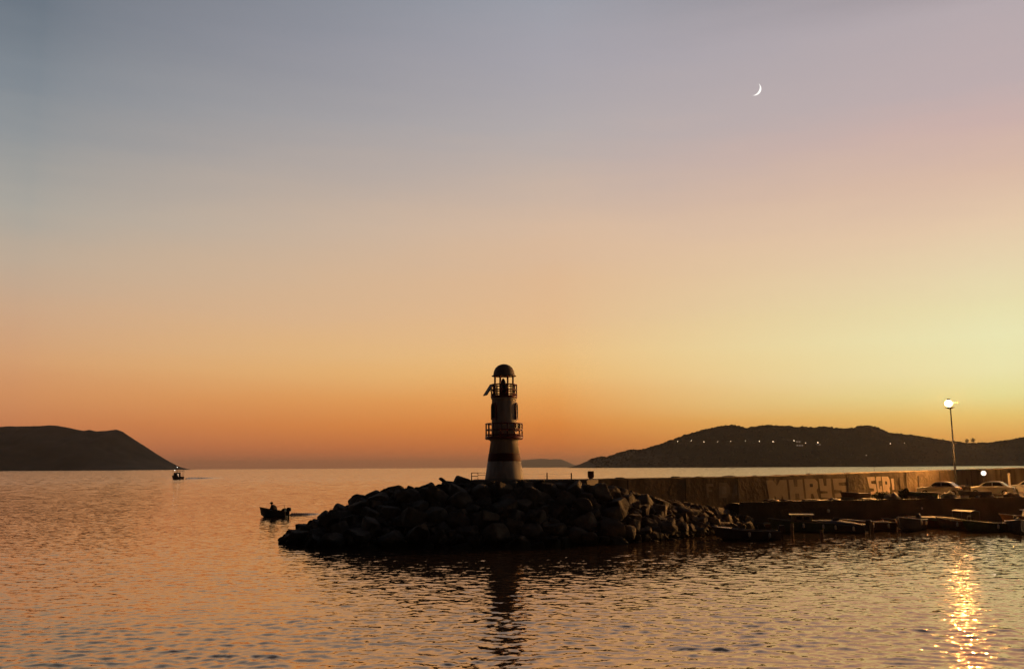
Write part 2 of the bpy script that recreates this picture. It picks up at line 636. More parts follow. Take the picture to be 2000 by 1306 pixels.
LEFT = [(-420, 870), (-300, 850), (-160, 838), (-60, 836), (0, 833), (15, 832), (45, 832), (75, 831.5), (95, 830), (112, 831), (130, 834),
        (150, 839), (163, 841), (175, 839), (188, 842), (200, 841), (215, 840), (228, 839), (240, 843), (258, 855), (276, 867), (300, 882), (325, 897), (345, 909), (358, 915), (368, 919)]
build_land('hills', LEFT, 7500, 900, 240, M['hill_rock'], 'dark steep island on the horizon behind the lit tour boat', 4.0, rough=0.14, jag=3)
ISL = [(985, 913), (1000, 904), (1020, 898), (1040, 896.5), (1060, 895.5), (1075, 896.5), (1088, 895.5), (1098, 897), (1108, 901), (1118, 906), (1130, 910), (1140, 912)]
build_land('island', ISL, 45000, 2500, 3000, M['hill_rock'], 'low hazy island far off just beyond the lighthouse', 9.0, rough=0.1, jag=18)
RIGHT = [(1124, 913), (1132, 908), (1145, 900.5), (1160, 895), (1176, 893), (1185, 894), (1200, 888), (1228, 880), (1245, 880), (1258, 879), (1275, 873), (1292, 868),
         (1318, 858), (1335, 851), (1358, 845), (1380, 838.5), (1400, 835), (1415, 833), (1430, 831), (1445, 834), (1458, 838), (1475, 834), (1500, 831.5),
         (1522, 833), (1537, 832.5), (1555, 835), (1572, 834.5), (1590, 836), (1612, 834), (1632, 837), (1655, 837), (1672, 834.5), (1695, 832.5),
         (1712, 835), (1735, 846), (1756, 847), (1775, 850), (1800, 854), (1825, 857), (1845, 861), (1862, 863), (1880, 866), (1900, 866), (1925, 866),
         (1950, 863), (1975, 860), (2000, 855), (2060, 846), (2150, 835), (2300, 828), (2500, 840), (2700, 862)]
hR = build_land('headland', RIGHT, 6600, 620, 1400, M['hill'], 'long scrubby headland with a row of lamps beyond the breakwater', 2.0, rough=0.10, jag=5)


def ico():
    t = (1 + 5 ** 0.5) / 2
    v = np.array([(-1, t, 0), (1, t, 0), (-1, -t, 0), (1, -t, 0), (0, -1, t), (0, 1, t), (0, -1, -t), (0, 1, -t), (t, 0, -1), (t, 0, 1), (-t, 0, -1), (-t, 0, 1)], float)
    v /= np.linalg.norm(v[0])
    f = np.array([(0, 11, 5), (0, 5, 1), (0, 1, 7), (0, 7, 10), (0, 10, 11), (1, 5, 9), (5, 11, 4), (11, 10, 2), (10, 7, 6), (7, 1, 8), (3, 9, 4), (3, 4, 2), (3, 2, 6), (3, 6, 8), (3, 8, 9), (4, 9, 5), (2, 4, 11), (6, 2, 10), (8, 6, 7), (9, 8, 1)])
    return v, f


IV, IF = ico()


def scrub():
    Vs, Fs = [], []
    b = 0
    x0, x1 = at_y(1150, 900, 6600).x, at_y(2300, 850, 6600).x
    for i in range(5200):
        x = random.uniform(x0, x1)
        if i < 2000:
            y = 6600 + random.uniform(-30, 10)
        else:
            y = 6600 - 600 * random.random() ** 1.2
        z = hR(x, y)
        if z < 4:
            continue
        r = (random.uniform(6, 10) if i < 2000 else random.uniform(4, 8)) * (1 if random.random() < .85 else 1.4)
        vv = IV * r * rng.uniform(0.75, 1.2, (12, 1)) * np.array([random.uniform(.9, 1.5), 1.1, random.uniform(.7, 1.0)]) + np.array([x, y, z + r * 0.15])
        Vs.append(vv)
        Fs.append(IF + b)
        b += 12
    o = mesh_np('scrub', np.concatenate(Vs), np.concatenate(Fs), M['scrub'], smooth=False)
    tag(o, 'dark bushes covering the headland slopes and ridge', 'scrub', kind='stuff')


scrub()


def hit_land(px, py, y0=5900, y1=6600):
    for y in np.linspace(y0, y1, 240):
        p = at_y(px, py, y)
        if p.z <= hR(p.x, y):
            return p
    return at_y(px, py, y1)


def tree(px, py_top, py_base, label, spread):
    p = at_y(px, py_base, 6585)
    top = at_y(px, py_top, 6585)
    hgt = top.z - p.z
    t = thing('pine_tree', label, 'tree', (p.x, p.y, p.z - 2), 0, 'trees on the headland ridge')
    mb = MB()
    mb.tube([(0, 0, 0), (0.5, 0, hgt * .4), (0, 0, hgt * .8)], [1.4, 1.0, .5], 7)
    for q in range(4):
        a = q * 1.7
        mb.tube([(0.3, 0, hgt * (.4 + .08 * q)), (math.cos(a) * hgt * .22, math.sin(a) * hgt * .22, hgt * (.6 + .07 * q))], [.5, .2], 5)
    mb.build('trunk', M['bark'], t)
    Vs, Fs = [], []
    b = 0
    for i in range(190):
        a, rr_ = random.uniform(0, 6.28), random.random() ** .5
        zz = random.uniform(.38, 1.0)
        w_ = spread * hgt * (.5 if zz > .85 else .75 if zz < .5 else 1)
        c = np.array([math.cos(a) * rr_ * w_, math.sin(a) * rr_ * w_, zz * hgt + 1.5])
        r = random.uniform(.9, 2.3)
        Vs.append(IV * r * rng.uniform(.6, 1.3, (12, 1)) + c)
        Fs.append(IF + b)
        b += 12
    o = mesh_np('crown', np.concatenate(Vs), np.concatenate(Fs), M['leaf'], smooth=False)
    o.parent = t


tree(1889, 857, 867, 'round dark tree on the ridge, shorter of the pair beyond the lamp post', .36)
tree(1901, 855, 867, 'taller dark tree on the ridge beyond the globe lamp', .34)

ORD = ['first', 'second', 'third', 'fourth', 'fifth', 'sixth', 'seventh', 'eighth', 'ninth', 'tenth', 'eleventh', 'twelfth', 'thirteenth']
LAMPS = [(1324, 862), (1350, 860.5), (1375, 862.5), (1402, 862.5), (1427, 862), (1456.5, 861.5), (1483.5, 861.5), (1510, 862.5), (1551, 860.5), (1574, 865),
         (1597.5, 864.5), (1739, 866.5), (1767, 865), (1692, 889)]
BRI = [.5, .9, .8, .3, 1, .9, .9, 1.3, 1.1, .6, 1.5, .9, .9, 1.0]


def far_lamp(i, px, py):
    p = hit_land(px, py + 3.5)
    if i == 13:
        lab = 'single bright lamp low on the headland slope above the graffiti letters'
    else:
        lab = ORD[i] + ' lamp counted from the lighthouse side in the row along the headland road'
    t = thing('road_lamp', lab, 'lamp', (p.x, p.y, p.z - 1), 0, 'lamps along the headland road')
    hgt = 3.5 * p.y / FPX + 1
    mb = MB()
    mb.tube([(0, 0, 0), (0, 0, hgt)], [.35, .22], 6)
    mb.build('pole', M['steel'], t)
    mb = MB()
    r = 1.35 * (0.55 + 0.45 * BRI[i])
    mb.sphere((0, -.4, hgt + r), r, 10)
    mb.build('lantern', M['lamp_far'], t)


for i, (px, py) in enumerate(LAMPS):
    far_lamp(i, px, py)


def villa(px, py, wpx, hpx, label, nwin):
    p = hit_land(px, py)
    s = p.y / FPX
    W, Hh, Dp = wpx * s, hpx * s, 14
    t = thing('hillside_house', label, 'house', (p.x, p.y + Dp / 2 - 3, p.z), 0, 'houses on the headland slope')
    mb = MB()
    mb.box((0, 0, Hh / 2 - 1.5), (W, Dp, Hh + 3))
    mb.build('wall', M['plaster'], t)
    mb = MB()
    mb.add([(-W / 2 - 1, -Dp / 2 - 1, Hh + .05), (W / 2 + 1, -Dp / 2 - 1, Hh + .05), (W / 2 + 1, Dp / 2 + 1, Hh + .05), (-W / 2 - 1, Dp / 2 + 1, Hh + .05), (-W / 4, 0, Hh + 3.5), (W / 4, 0, Hh + 3.5)],
           [(0, 1, 5, 4), (1, 2, 5), (2, 3, 4, 5), (3, 0, 4), (3, 2, 1, 0)])
    mb.build('roof', M['roof_tile'], t)
    for q in range(nwin):
        mb = MB()
        mb.box((-W / 2 + W * (q + .5) / nwin, -Dp / 2 - .06, Hh * .55), (W / nwin * .5, .1, Hh * .42))
        mb.build('window', M['win_lit'] if q % 2 == 0 else M['dark_glass'], t)


villa(1560, 864, 9, 3.5, 'pale lit house between lamps on the headland road', 4)
villa(1562, 871.5, 12, 3.5, 'wide pale house just below the headland road', 5)
villa(1598, 869.5, 9, 3, 'pale house under the brightest lamp of the headland road', 3)

# ------------------------------------------------------------------ moon
mb = MB()
c0 = ray(1474.6, 174.5).normalized()
D_M = 90000
ctr = CAM + c0 * D_M
rx = c0.cross(Vector((0, 0, 1))).normalized()
uz = rx.cross(c0).normalized()
rad = 11.2 / FPX * D_M
rings = []
tilt = R(-32)
nseg = 40
for i in range(nseg + 1):
    q = -PI * .5 + PI * i / nseg
    ct, st_ = math.cos(q), math.sin(q)

    def P(k, dep):
        x, y = ct * k, st_
        X = x * math.cos(tilt) - y * math.sin(tilt)
        Y = x * math.sin(tilt) + y * math.cos(tilt)
        return rx * X * rad + uz * Y * rad + c0 * dep * rad
    th = 0.25 * max(.02, ct)
    rings.append([P(1.0, 0.1), P(.88, -th), P(.74, -th * .5), P(.66, 0.12), P(.82, .3)])
mb.loft(rings, smooth=False)
o = mb.build('moon', M['moon'])
for v in o.data.vertices:
    pass
o.location = ctr
tag(o, 'thin bright crescent moon high in the dusk sky', 'moon')

# ------------------------------------------------------------------ breakwater: mound, platform, wall, quay
XF = [-18.6, -17.6, -15.8, -12.5, -6.9, 0, 7.2, 11.3, 16.5, 19.8, 22]
YF = [68.6, 66.5, 63.6, 61.2, 60.6, 61.0, 62.6, 66.0, 71.5, 75.2, 78.3]
XR = [-18.6, -17.4, -16.4, -14.5, -13, -11.3, -9.4, -6, -3.8, 0, 6, 8, 10, 14, 17.6, 20, 22]
ZR = [-.4, .0, .35, 1.2, 1.9, 2.8, 3.3, 3.7, 3.9, 4.0, 3.95, 3.5, 2.9, 2.1, 1.5, .9, .2]


def wall_y(x):
    return 70 + .698 * (x - 6.6)


def ridge_y(x):
    return 70.0 if x < 6.6 else wall_y(x)


def mound_z(x, y):
    yf, yr, zr = float(np.interp(x, XF, YF)), ridge_y(x), float(np.interp(x, XR, ZR))
    if y <= yr:
        s = (y - yf) / max(.5, yr - yf)
        if s < 0:
            return -1.2 + 1.2 * max(-1, s * 4) * 0 + s * 5
        return zr * min(1, s * 1.22) ** .9
    s = (y - yr - 2.0) / 8.0
    if s < 0:
        return zr
    return zr * (1 - s) if s < 1 else -1.5


gx = np.linspace(-19.5, 24, 100)
gy = np.linspace(57, 96, 90)
Vv = np.array([[(x, y, max(-2.5, mound_z(x, y)) + (0.25 * fbm(x * .9, y * .9, 4) - .25)) for x in gx] for y in gy]).reshape(-1, 3)
o = mesh_np('ground', Vv, grid_faces(len(gy), len(gx)), M['rubble'], smooth=False)
tag(o, 'dark rubble core of the breakwater under the boulders', 'rubble', kind='structure')


def boulder_mesh(seed):
    rd = random.Random(seed)
    bm = bmesh.new()
    # a rough block: a box cut by random planes
    bmesh.ops.create_cube(bm, size=2)
    ax = (rd.uniform(1.0, 1.35), rd.uniform(.8, 1.05), rd.uniform(.68, .9))
    for v in bm.verts:
        v.co = Vector((v.co.x * ax[0] * rd.uniform(.75, 1), v.co.y * ax[1] * rd.uniform(.75, 1), v.co.z * ax[2] * rd.uniform(.8, 1)))
    for _ in range(9):
        n = Vector((rd.gauss(0, 1), rd.gauss(0, 1), rd.gauss(0, .8))).normalized()
        d = rd.uniform(.74, .98)
        g = bm.verts[:] + bm.edges[:] + bm.faces[:]
        bmesh.ops.bisect_plane(bm, geom=g, plane_co=n * d, plane_no=n, clear_outer=True)
        bmesh.ops.contextual_create(bm, geom=[e for e in bm.edges if e.is_boundary])
    bmesh.ops.convex_hull(bm, input=bm.verts)
    bmesh.ops.remove_doubles(bm, verts=bm.verts, dist=.06)
    bmesh.ops.triangulate(bm, faces=bm.faces)
    for _ in range(3):
        ed = [e for e in bm.edges if e.calc_length() > .26]
        if ed:
            bmesh.ops.subdivide_edges(bm, edges=ed, cuts=1)
            bmesh.ops.triangulate(bm, faces=[f for f in bm.faces if len(f.verts) > 3])
    bmesh.ops.smooth_vert(bm, verts=bm.verts, factor=.5, use_axis_x=True, use_axis_y=True, use_axis_z=True)
    bmesh.ops.smooth_vert(bm, verts=bm.verts, factor=.6, use_axis_x=True, use_axis_y=True, use_axis_z=True)
    for v in bm.verts:
        q = Vector((seed * 3.1, 0, 0))
        d = mnoise.fractal(v.co * 1.6 + q, 1.0, 2.0, 5)
        v.co += v.co.normalized() * max(-1, min(1, d)) * .06
        if v.co.length > 1.5:
            v.co *= 1.5 / v.co.length
    bmesh.ops.recalc_face_normals(bm, faces=bm.faces)
    me = bpy.data.meshes.new('boulder')
    bm.to_mesh(me)
    bm.free()
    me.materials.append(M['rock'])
    return me


BM = [boulder_mesh(s) for s in range(16)]
BZ = [max(v.co.z for v in me.vertices) for me in BM]
BW = [max(v.co.x for v in me.vertices) for me in BM]
BG = 'boulders heaped along the breakwater'
n_b = 0


def boulder(p, r, label, k=None, rot=None, sq=(1, 1, 1)):
    global n_b
    k = random.randrange(len(BM)) if k is None else k
    o = bpy.data.objects.new('boulder', BM[k])
    COL.objects.link(o)
    o.location = p
    o.scale = (r * sq[0], r * sq[1], r * sq[2])
    o.rotation_euler = rot if rot else (random.uniform(-.5, .5), random.uniform(-.5, .5), random.uniform(0, 6.28))
    n_b += 1
    return tag(o, label, 'boulder', BG)


# boulders one can tell apart along the skyline
SKYL = [(558, 1043, 24, 'low dark boulder at the tip of the breakwater, lapped by the water'),
        (578, 1032, 32, 'small rounded boulder one up from the breakwater tip'),
        (598, 1022, 36, 'low rounded boulder on the breakwater outline before the first step up'),
        (616, 1013, 36, 'flat topped boulder just below the pointed boulder of the outline'),
        (638, 996, 42, 'pointed triangular boulder on the sloping outline above the tip'),
        (676, 982, 64, 'broad round topped boulder beside the pointed one'),
        (707, 964, 62, 'boulder with a long slanting shoulder halfway up the breakwater slope'),
        (733, 956.5, 52, 'flat crowned boulder at the top of the long slanting shoulder'),
        (770, 946.5, 70, 'broad flat topped boulder with a notch on its lighthouse side'),
        (795, 953, 44, 'low boulder in the notch between two broad boulders of the outline'),
        (824, 941, 74, 'long low boulder forming the flat stretch before the leaning slab'),
        (853, 945, 40, 'low boulder under the leaning slab'),
        (884, 938, 46, 'low boulder between the leaning slab and the tallest boulder'),
        (908, 928, 46, 'tallest boulder, rounded, next to the metal frame by the lighthouse')]
sky_pos = []
for px, py, wp, lab in SKYL:
    yy = 68.6 if px < 600 else 69.4
    top = at_y(px, py, yy)
    k = random.randrange(len(BM))
    r = wp / 25.5 / 2
    zs = .95 if px == 638 else .85
    rt_ = (random.uniform(-.25, .25), random.choice((-1, 1)) * random.uniform(.12, .5) if px != 638 else .75, random.uniform(-.5, .5) + PI * random.randint(0, 1))
    sq_ = (1 / BW[k], 1, zs)
    from mathutils import Euler
    tz = max((Euler(rt_).to_matrix() @ Vector((v.co.x * sq_[0], v.co.y * sq_[1], v.co.z * sq_[2]))).z for v in BM[k].vertices)
    boulder((top.x, top.y, top.z - r * tz), r, lab, k, rot=rt_, sq=sq_)
    sky_pos.append((top.x, top.y, r))
p = at_y(867, 938, 69.3)
boulder((p.x, p.y, p.z - .05), .46, 'thin slab leaning up out of the heap beside the lighthouse', 3, (0, R(38), 0), (1.0, .8, .38))

# the heap in front
LAB = {'w': 'dark wet boulder at the waterline of the breakwater heap',
       'm': 'dark weathered boulder in the middle of the breakwater heap',
       't': 'dark boulder near the top of the heap below the wall and lighthouse'}
placed = [(x, y, r * .7) for x, y, r in sky_pos]
tries = 0
while n_b < 284 and tries < 60000:
    tries += 1
    x = random.uniform(-16.6, 21.5)
    yf, yr = float(np.interp(x, XF, YF)), ridge_y(x)
    y = random.uniform(yf - .4, yr - (1.9 if -3.2 < x < 6.4 else .3))
    big = 1.0 if tries < 600 else .0
    if x < -14 and not big and random.random() < .5:
        continue
    r = (random.uniform(.7, 1.05) if big else random.uniform(.42, .78)) * (1 if x < 8 else .72)
    if 1000 + FPX * (x - r * 1.25) / y < 548:
        continue
    if any((x - a) ** 2 + (y - b) ** 2 < ((r + c) * (.74 if big else .60)) ** 2 for a, b, c in placed):
        continue
    z = max(-.3, mound_z(x, y))
    s = (y - yf) / max(.5, yr - yf)
    lim = float(np.interp(x, XR, ZR)) + .22
    cz_ = min(z + r * .12, lim - r * .9)
    placed.append((x, y, r))
    boulder((x, y, cz_), r, LAB['w'] if s < .25 else LAB['m'] if s < .7 else LAB['t'])

# small rubble filling the gaps
Vs, Fs = [], []
b = 0
for _ in range(1500):
    x = random.uniform(-16.2, 21.5)
    yf, yr = float(np.interp(x, XF, YF)), ridge_y(x)
    y = random.uniform(yf, yr - (1.9 if -3.2 < x < 6.4 else .3))
    z = mound_z(x, y)
    r = random.uniform(.14, .36)
    Vs.append(IV * r * rng.uniform(.6, 1.25, (12, 1)) * np.array([1.2, 1, .8]) + np.array([x, y, min(z + .12, float(np.interp(x, XR, ZR)))]))
    Fs.append(IF + b)
    b += 12
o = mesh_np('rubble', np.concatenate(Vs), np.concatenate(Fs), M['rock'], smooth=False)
tag(o, 'small dark stones filling the gaps between the breakwater boulders', 'rubble', kind='stuff')

# concrete platform of the lighthouse
WTOP = [(1135, 4.28), (1300, 4.30), (1500, 4.33), (1600, 4.42), (1700, 4.55), (1868, 4.72), (2000, 4.86), (2200, 4.95)]


def on_wall(px, py, off=0.0):
    # the wall's front plane: y = 70 + .698 (x - 6.6); off = metres in front of it
    d = ray(px, py)
    nx, ny = .572, -.82
    k = (nx * 6.6 + ny * 70 + off - (nx * CAM.x + ny * CAM.y)) / (nx * d.x + ny * d.y)
    return CAM + d * k


mb = MB()
ring = [(-3.1, 68.45), (5.6, 68.45), (6.6, 70), (6.6 + .0, 72.6), (-3.1, 73.0)]
mb.loft([[(x, y, 3.2) for x, y in ring], [(x, y, 4.24) for x, y in ring], [(x * .995, y if y > 70 else y + .05, 4.28) for x, y in ring]])
o = mb.build('pavement', M['concrete'])
tag(o, 'concrete platform at the breakwater end under the lighthouse', 'platform', kind='structure')

# sea wall
wall = thing('breakwater_wall', 'long concrete sea wall with graffiti running from the lighthouse to the lamp post', 'wall', (0, 0, 0))
mb = MB()
ux, uy = .82, .572
nx_, ny_ = .572, -.82
rings = []
s = 0.0
while s < 86:
    x, y = 6.62 + ux * s, 70 + uy * s
    px = 1000 + FPX * x / y
    zt = float(np.interp(px, [a for a, b in WTOP], [b for a, b in WTOP])) + .035 * fbm(s * .8, 1.0, 4)
    rings.append([(x, y, -1), (x, y, zt - .05), (x - nx_ * .05, y - ny_ * .05, zt), (x - nx_ * 1.9, y - ny_ * 1.9, zt), (x - nx_ * 2.0, y - ny_ * 2.0, -1)])
    s += .5
mb.loft(rings)
mb.build('wall_body', M['wall'], wall)
# construction joints and stains that stand out in the photo
for px, ww, yt, yb in ((1794, .22, 929, 952), (1889, .2, 934, 953), (1657, .12, 933, 976), (1757, .10, 932, 960)):
    a, b = on_wall(px - ww * 8, yt, .012), on_wall(px + ww * 8, yb, .012)
    mb = MB()
    c = (a + b) / 2
    mb.box((c.x, c.y, c.z), (ww, .03, a.z - b.z), rz=math.atan2(uy, ux))
    mb.build('drain_stain', M['paint_dark'], wall)


GLYPH = {
    'M': ([[(0, 0), (0, 1), (.34, 1), (.5, .70), (.68, 1), (1, 1), (1, 0), (.74, 0), (.69, .22), (.62, 0), (.38, 0), (.31, .22), (.26, 0)]], []),
    'H': ([[(0, 0), (0, 1), (.34, 1), (.37, .64), (.60, .64), (.63, 1), (1, 1), (1, 0), (.68, 0), (.65, .30), (.38, .30), (.35, 0)]], []),
    'R': ([[(0, 0), (0, 1), (.8, 1), (1, .86), (1, .56), (.86, .44), (1, 0), (.66, 0), (.56, .26), (.40, .26), (.36, 0)]], [[(.38, .60), (.38, .76), (.62, .76), (.62, .60)]]),
    'Y': ([[(0, 1), (.34, 1), (.38, .62), (.60, .62), (.64, 1), (1, 1), (1, 0), (0, 0), (.0, .22), (.62, .24), (.62, .34), (0, .36)]], []),
    'S': ([[(0, 0), (0, .2), (.6, .22), (.6, .36), (0, .4), (0, 1), (1, 1), (1, .80), (.42, .77), (.42, .63), (1, .6), (1, 0)]], []),
    'G': ([[(0, .12), (0, .9), (.2, 1), (1, 1), (1, .74), (.45, .74), (.45, .26), (.62, .26), (.62, .44), (1, .44), (1, 0), (.2, 0)]], []),
    '!': ([[(0, 1), (1, 1), (.85, .36), (.15, .36)], [(.1, .22), (.9, .22), (.9, 0), (.1, 0)]], []),
    'F': ([[(0, 0), (0, 1), (1, 1), (1, .8), (.3, .8), (.3, .6), (.8, .6), (.8, .42), (.3, .42), (.3, 0)]], []),
    'D': ([[(0, 0), (0, 1), (.7, 1), (1, .7), (1, .3), (.7, 0)]], [[(.3, .25), (.3, .75), (.6, .75), (.7, .6), (.7, .4), (.6, .25)]]),
    'A': ([[(0, 0), (.35, 1), (.65, 1), (1, 0), (.72, 0), (.66, .2), (.34, .2), (.28, 0)]], [[(.42, .4), (.5, .68), (.58, .4)]]),
}


mb = MB()
s = 3.0
while s < 84:
    x, y = 6.62 + ux * s + nx_ * .008, 70 + uy * s + ny_ * .008
    px = 1000 + FPX * x / y
    zt = float(np.interp(px, [a for a, b in WTOP], [b for a, b in WTOP])) - .12
    if not (1488 < px < 1662 or 1685 < px < 1755):
        mb.box((x, y, zt / 2), (.09, .02, zt), rz=math.atan2(uy, ux))
    s += 6.4
mb.build('pour_joints', M['paint_dark'], wall)


def word(name, letters, fill, line, label, grow=1.6):
    mbf, mbl = MB(), MB()

    def put(mb, poly, quad, off, g=0.0):
        TL, TR, BL, BR = [Vector(q) for q in quad]
        w_, h_ = (TR - TL).length, (BL - TL).length
        cx, cy = sum(p[0] for p in poly) / len(poly), sum(p[1] for p in poly) / len(poly)
        out = []
        for u, t in poly:
            u = u + (g / w_) * (1 if u > cx else -1)
            t = t + (g / h_) * (1 if t > cy else -1)
            q = (BL * (1 - u) + BR * u) * (1 - t) + (TL * (1 - u) + TR * u) * t
            out.append(on_wall(q.x, q.y, off))
        mb.add(out, [tuple(range(len(out)))])
    for n_, (ch, quad) in enumerate(letters):
        outs, holes = GLYPH[ch]
        if line:
            put(mbl, [(0, 0), (0, 1), (1, 1), (1, 0)], quad, .006 + .0015 * (n_ % 2), grow)
        for o_ in outs:
            put(mbf, o_, quad, .014)
        for h_ in holes:
            put(mbl, h_, quad, .020)
    for mb, nm, mt_ in ((mbl, 'outline_paint', line or M['concrete']), (mbf, name, fill)):
        if not mb.v:
            continue
        o = mb.build(nm, mt_, wall, fix=False)
        bm = bmesh.new()
        bm.from_mesh(o.data)
        bmesh.ops.triangulate(bm, faces=bm.faces)
        bm.to_mesh(o.data)
        bm.free()
        if nm == name:
            tag(o, label)


word('graffiti', [('M', ((1496, 937.5), (1536, 936.5), (1503, 974.5), (1540, 975))),
                  ('H', ((1540, 936.5), (1567, 935.5), (1544, 975), (1571, 974))),
                  ('R', ((1570.5, 935), (1596, 934.5), (1575, 974), (1600, 974))),
                  ('Y', ((1599, 934.5), (1622, 934), (1604, 971.5), (1626, 971.5))),
                  ('S', ((1626, 934), (1652, 933.5), (1631, 970.5), (1655, 970)))],
     M['paint_pale'], M['paint_dark'], 'wide dull block letters MHRYS')
word('graffiti', [('S', ((1693, 931), (1708, 930.5), (1702, 967), (1714, 966))),
                  ('G', ((1710, 930.5), (1720, 930), (1715, 963.5), (1724, 963))),
                  ('R', ((1722, 930), (1737, 930), (1726, 965), (1741, 972))),
                  ('!', ((1740, 934), (1745, 934), (1744, 969), (1749, 968)))],
     M['paint_bright'], M['paint_dark'], 'bright slanting letters SGR! nearer the cars', 1.3)
word('graffiti', [('F', ((1379, 944), (1393, 944), (1381, 972), (1395, 972))),
                  ('D', ((1404, 942), (1426, 942), (1404, 972), (1426, 972))),
                  ('A', ((1430, 946), (1444, 946), (1429, 972), (1449, 972)))],
     M['paint_faint'], None, 'faded letters on the dark stretch of the wall')

# boulders of the far side peeping over the wall
for px, py, wp, lab in ((1213, 931.5, 16, 'lone low boulder tip peeping over the wall just past the square box'),
                        (1320, 929.5, 16, 'pointed boulder tip over the wall before the faded letters'),
                        (1343, 931, 30, 'flat boulder top over the wall before the faded letters'),
                        (1366, 929.5, 16, 'small knob of boulder over the wall above the faded letters'),
                        (1398, 929.8, 34, 'low boulder top over the wall at the start of the long hump'),
                        (1424, 927.8, 44, 'longest humped boulder top over the wall above the faded letters'),
                        (1474, 927.5, 12, 'small boulder tip over the wall shortly before the letter M'),
                        (1518, 926.5, 14, 'small boulder tip over the wall above the letter M'),
                        (1581, 923.5, 14, 'sharp boulder tip over the wall above the letter R'),
                        (1602, 924.5, 26, 'flat boulder top over the wall above the letter Y'),
                        (1684, 922.8, 12, 'tiny boulder tip over the wall before the bright letters'),
                        (1732, 920.5, 20, 'rounded boulder top over the wall above the bright letters'),
                        (1832, 918, 24, 'low boulder top over the wall above the first parked car'),
                        (1948, 913.5, 24, 'low boulder top over the wall past the globe lamp')):
    p = on_wall(px, py, -2.6)
    r = max(wp * p.y / FPX / 2 * 1.2, .34)
    k = random.randrange(len(BM))
    boulder((p.x, p.y, p.z - r * BZ[k]), r, lab, k, rot=(0, 0, random.uniform(-.6, .6)))

# quay in front of the wall
ZQ = 2.08
q0 = Vector((19.0, 76.6))
q1 = Vector((45.6, 85.0))
qd = (q1 - q0).normalized()
q2 = q0 + qd * 72
qn = Vector((qd.y, -qd.x))
mb = MB()
w0 = Vector((19.0 - .2, wall_y(19.0) - .02))
w2 = Vector((80, wall_y(80) - .02))
ring = [q0, q2, w2 + Vector((20, 0)), w2, w0]
mb.loft([[(p.x, p.y, -1.5) for p in ring], [(p.x, p.y, ZQ) for p in ring]])
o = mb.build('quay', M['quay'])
tag(o, 'concrete quay deck in front of the sea wall', 'quay', kind='structure')
mb = MB()
qs = [q0 + qd * t for t in np.arange(.3, 72, 3.0)]
for i in range(len(qs) - 1):
    a, b = qs[i], qs[i + 1]
    c = (a + b) / 2 - qn * .2
    mb.box((c.x, c.y, ZQ + .07), (2.9, .36, .13), rz=math.atan2(qd.y, qd.x))
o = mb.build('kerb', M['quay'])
tag(o, 'pale concrete kerb along the quay edge', 'kerb', kind='structure')

# ------------------------------------------------------------------ lighthouse
LP = at_y(985, 936, 70)
lh = thing('lighthouse', 'white tapering lighthouse with dark red band, two railed galleries and a domed lantern', 'lighthouse', (LP.x, 70, 4.28))
mb = MB()
mb.lathe([(1.49, 0), (1.485, .1), (1.285, 1.40)], 48)
mb.build('tower_base', M['white'], lh)
mb = MB()
mb.lathe([(1.288, 1.402), (1.295, 1.42), (1.205, 1.98), (1.195, 2.0)], 48)
mb.build('painted_band', M['red_band'], lh)
mb = MB()
mb.lathe([(1.19, 2.002), (1.055, 2.92), (1.08, 2.95), (1.22, 3.06)], 48)
mb.build('lower_tower', M['white'], lh)
mb = MB()
mb.lathe([(0.99, 3.30), (.985, 3.5), (.955, 5.9), (.95, 6.15), (1.0, 6.2), (1.02, 6.28)], 48)
mb.build('upper_tower', M['white'], lh)


def gallery(z, r, h, slab, nposts, rails, nsub):
    mb = MB()
    mb.lathe([(.3, z - slab), (r - .06, z - slab), (r, z - slab + .05), (r, z), (.3, z)], 48, closed=True)
    g = mb.build('gallery_floor', M['darkred'], lh)
    mb = MB()
    for zz in rails:
        pts = [((r - .05) * math.cos(2 * PI * k / 40), (r - .05) * math.sin(2 * PI * k / 40), z + zz) for k in range(41)]
        mb.tube(pts, .05, 6, cap=False)
    for k in range(nposts):
        a = 2 * PI * (k + .5) / nposts
        mb.tube([((r - .05) * math.cos(a), (r - .05) * math.sin(a), z), ((r - .05) * math.cos(a), (r - .05) * math.sin(a), z + h)], .05, 6)
    mb.build('railing', M['darkred'], lh)


gallery(3.30, 1.475, .98, .24, 16, (.12, .5, .97), 0)
gallery(6.46, 1.045, .86, .18, 16, (.10, .44, .85), 0)
# windows with hoods: two show at the sides
for a in (R(-142), R(-14), R(55), R(118)):
    fw = thing_m = Matrix.Translation((0, 0, 0)) @ Matrix.Rotation(a, 4, 'Z')
    mb = MB()
    prof = [(.0, 4.58), (.30, 4.58), (.30, 5.55), (.27, 5.72), (.18, 5.85), (.0, 5.90)]
    full = prof + [(-x, z) for x, z in prof[::-1] if x > 0]
    mb.loft([[(.86, x, z) for x, z in full], [(1.06, x, z) for x, z in full]], mtx=fw)
    wo_ = mb.build('window_frame', M['darkred'], lh)
    mb = MB()
    full2 = [(x * .72, 4.70 + (z - 4.58) * .84) for x, z in full]
    mb.loft([[(1.0, x, z) for x, z in full2], [(1.064, x, z) for x, z in full2]], mtx=fw)
    mb.build('window_pane', M['pane'], wo_)
mb = MB()
fw = Matrix.Rotation(R(-95), 4, 'Z')
mb.loft([[(1.20, -.33, 2.0 - 1.9), (1.20, .33, 2.0 - 1.9), (1.20, .33, 1.3), (1.20, -.33, 1.3)], [(1.2, -.33, .1), (1.2, .33, .1), (1.2, .33, 1.3), (1.2, -.33, 1.3)]][:1] +
        [[(1.475, -.33, .1), (1.475, .33, .1), (1.31, .33, 1.3), (1.31, -.33, 1.3)]], mtx=Matrix.Rotation(R(70), 4, 'Z'))
mb.build('door', M['darkred'], lh)
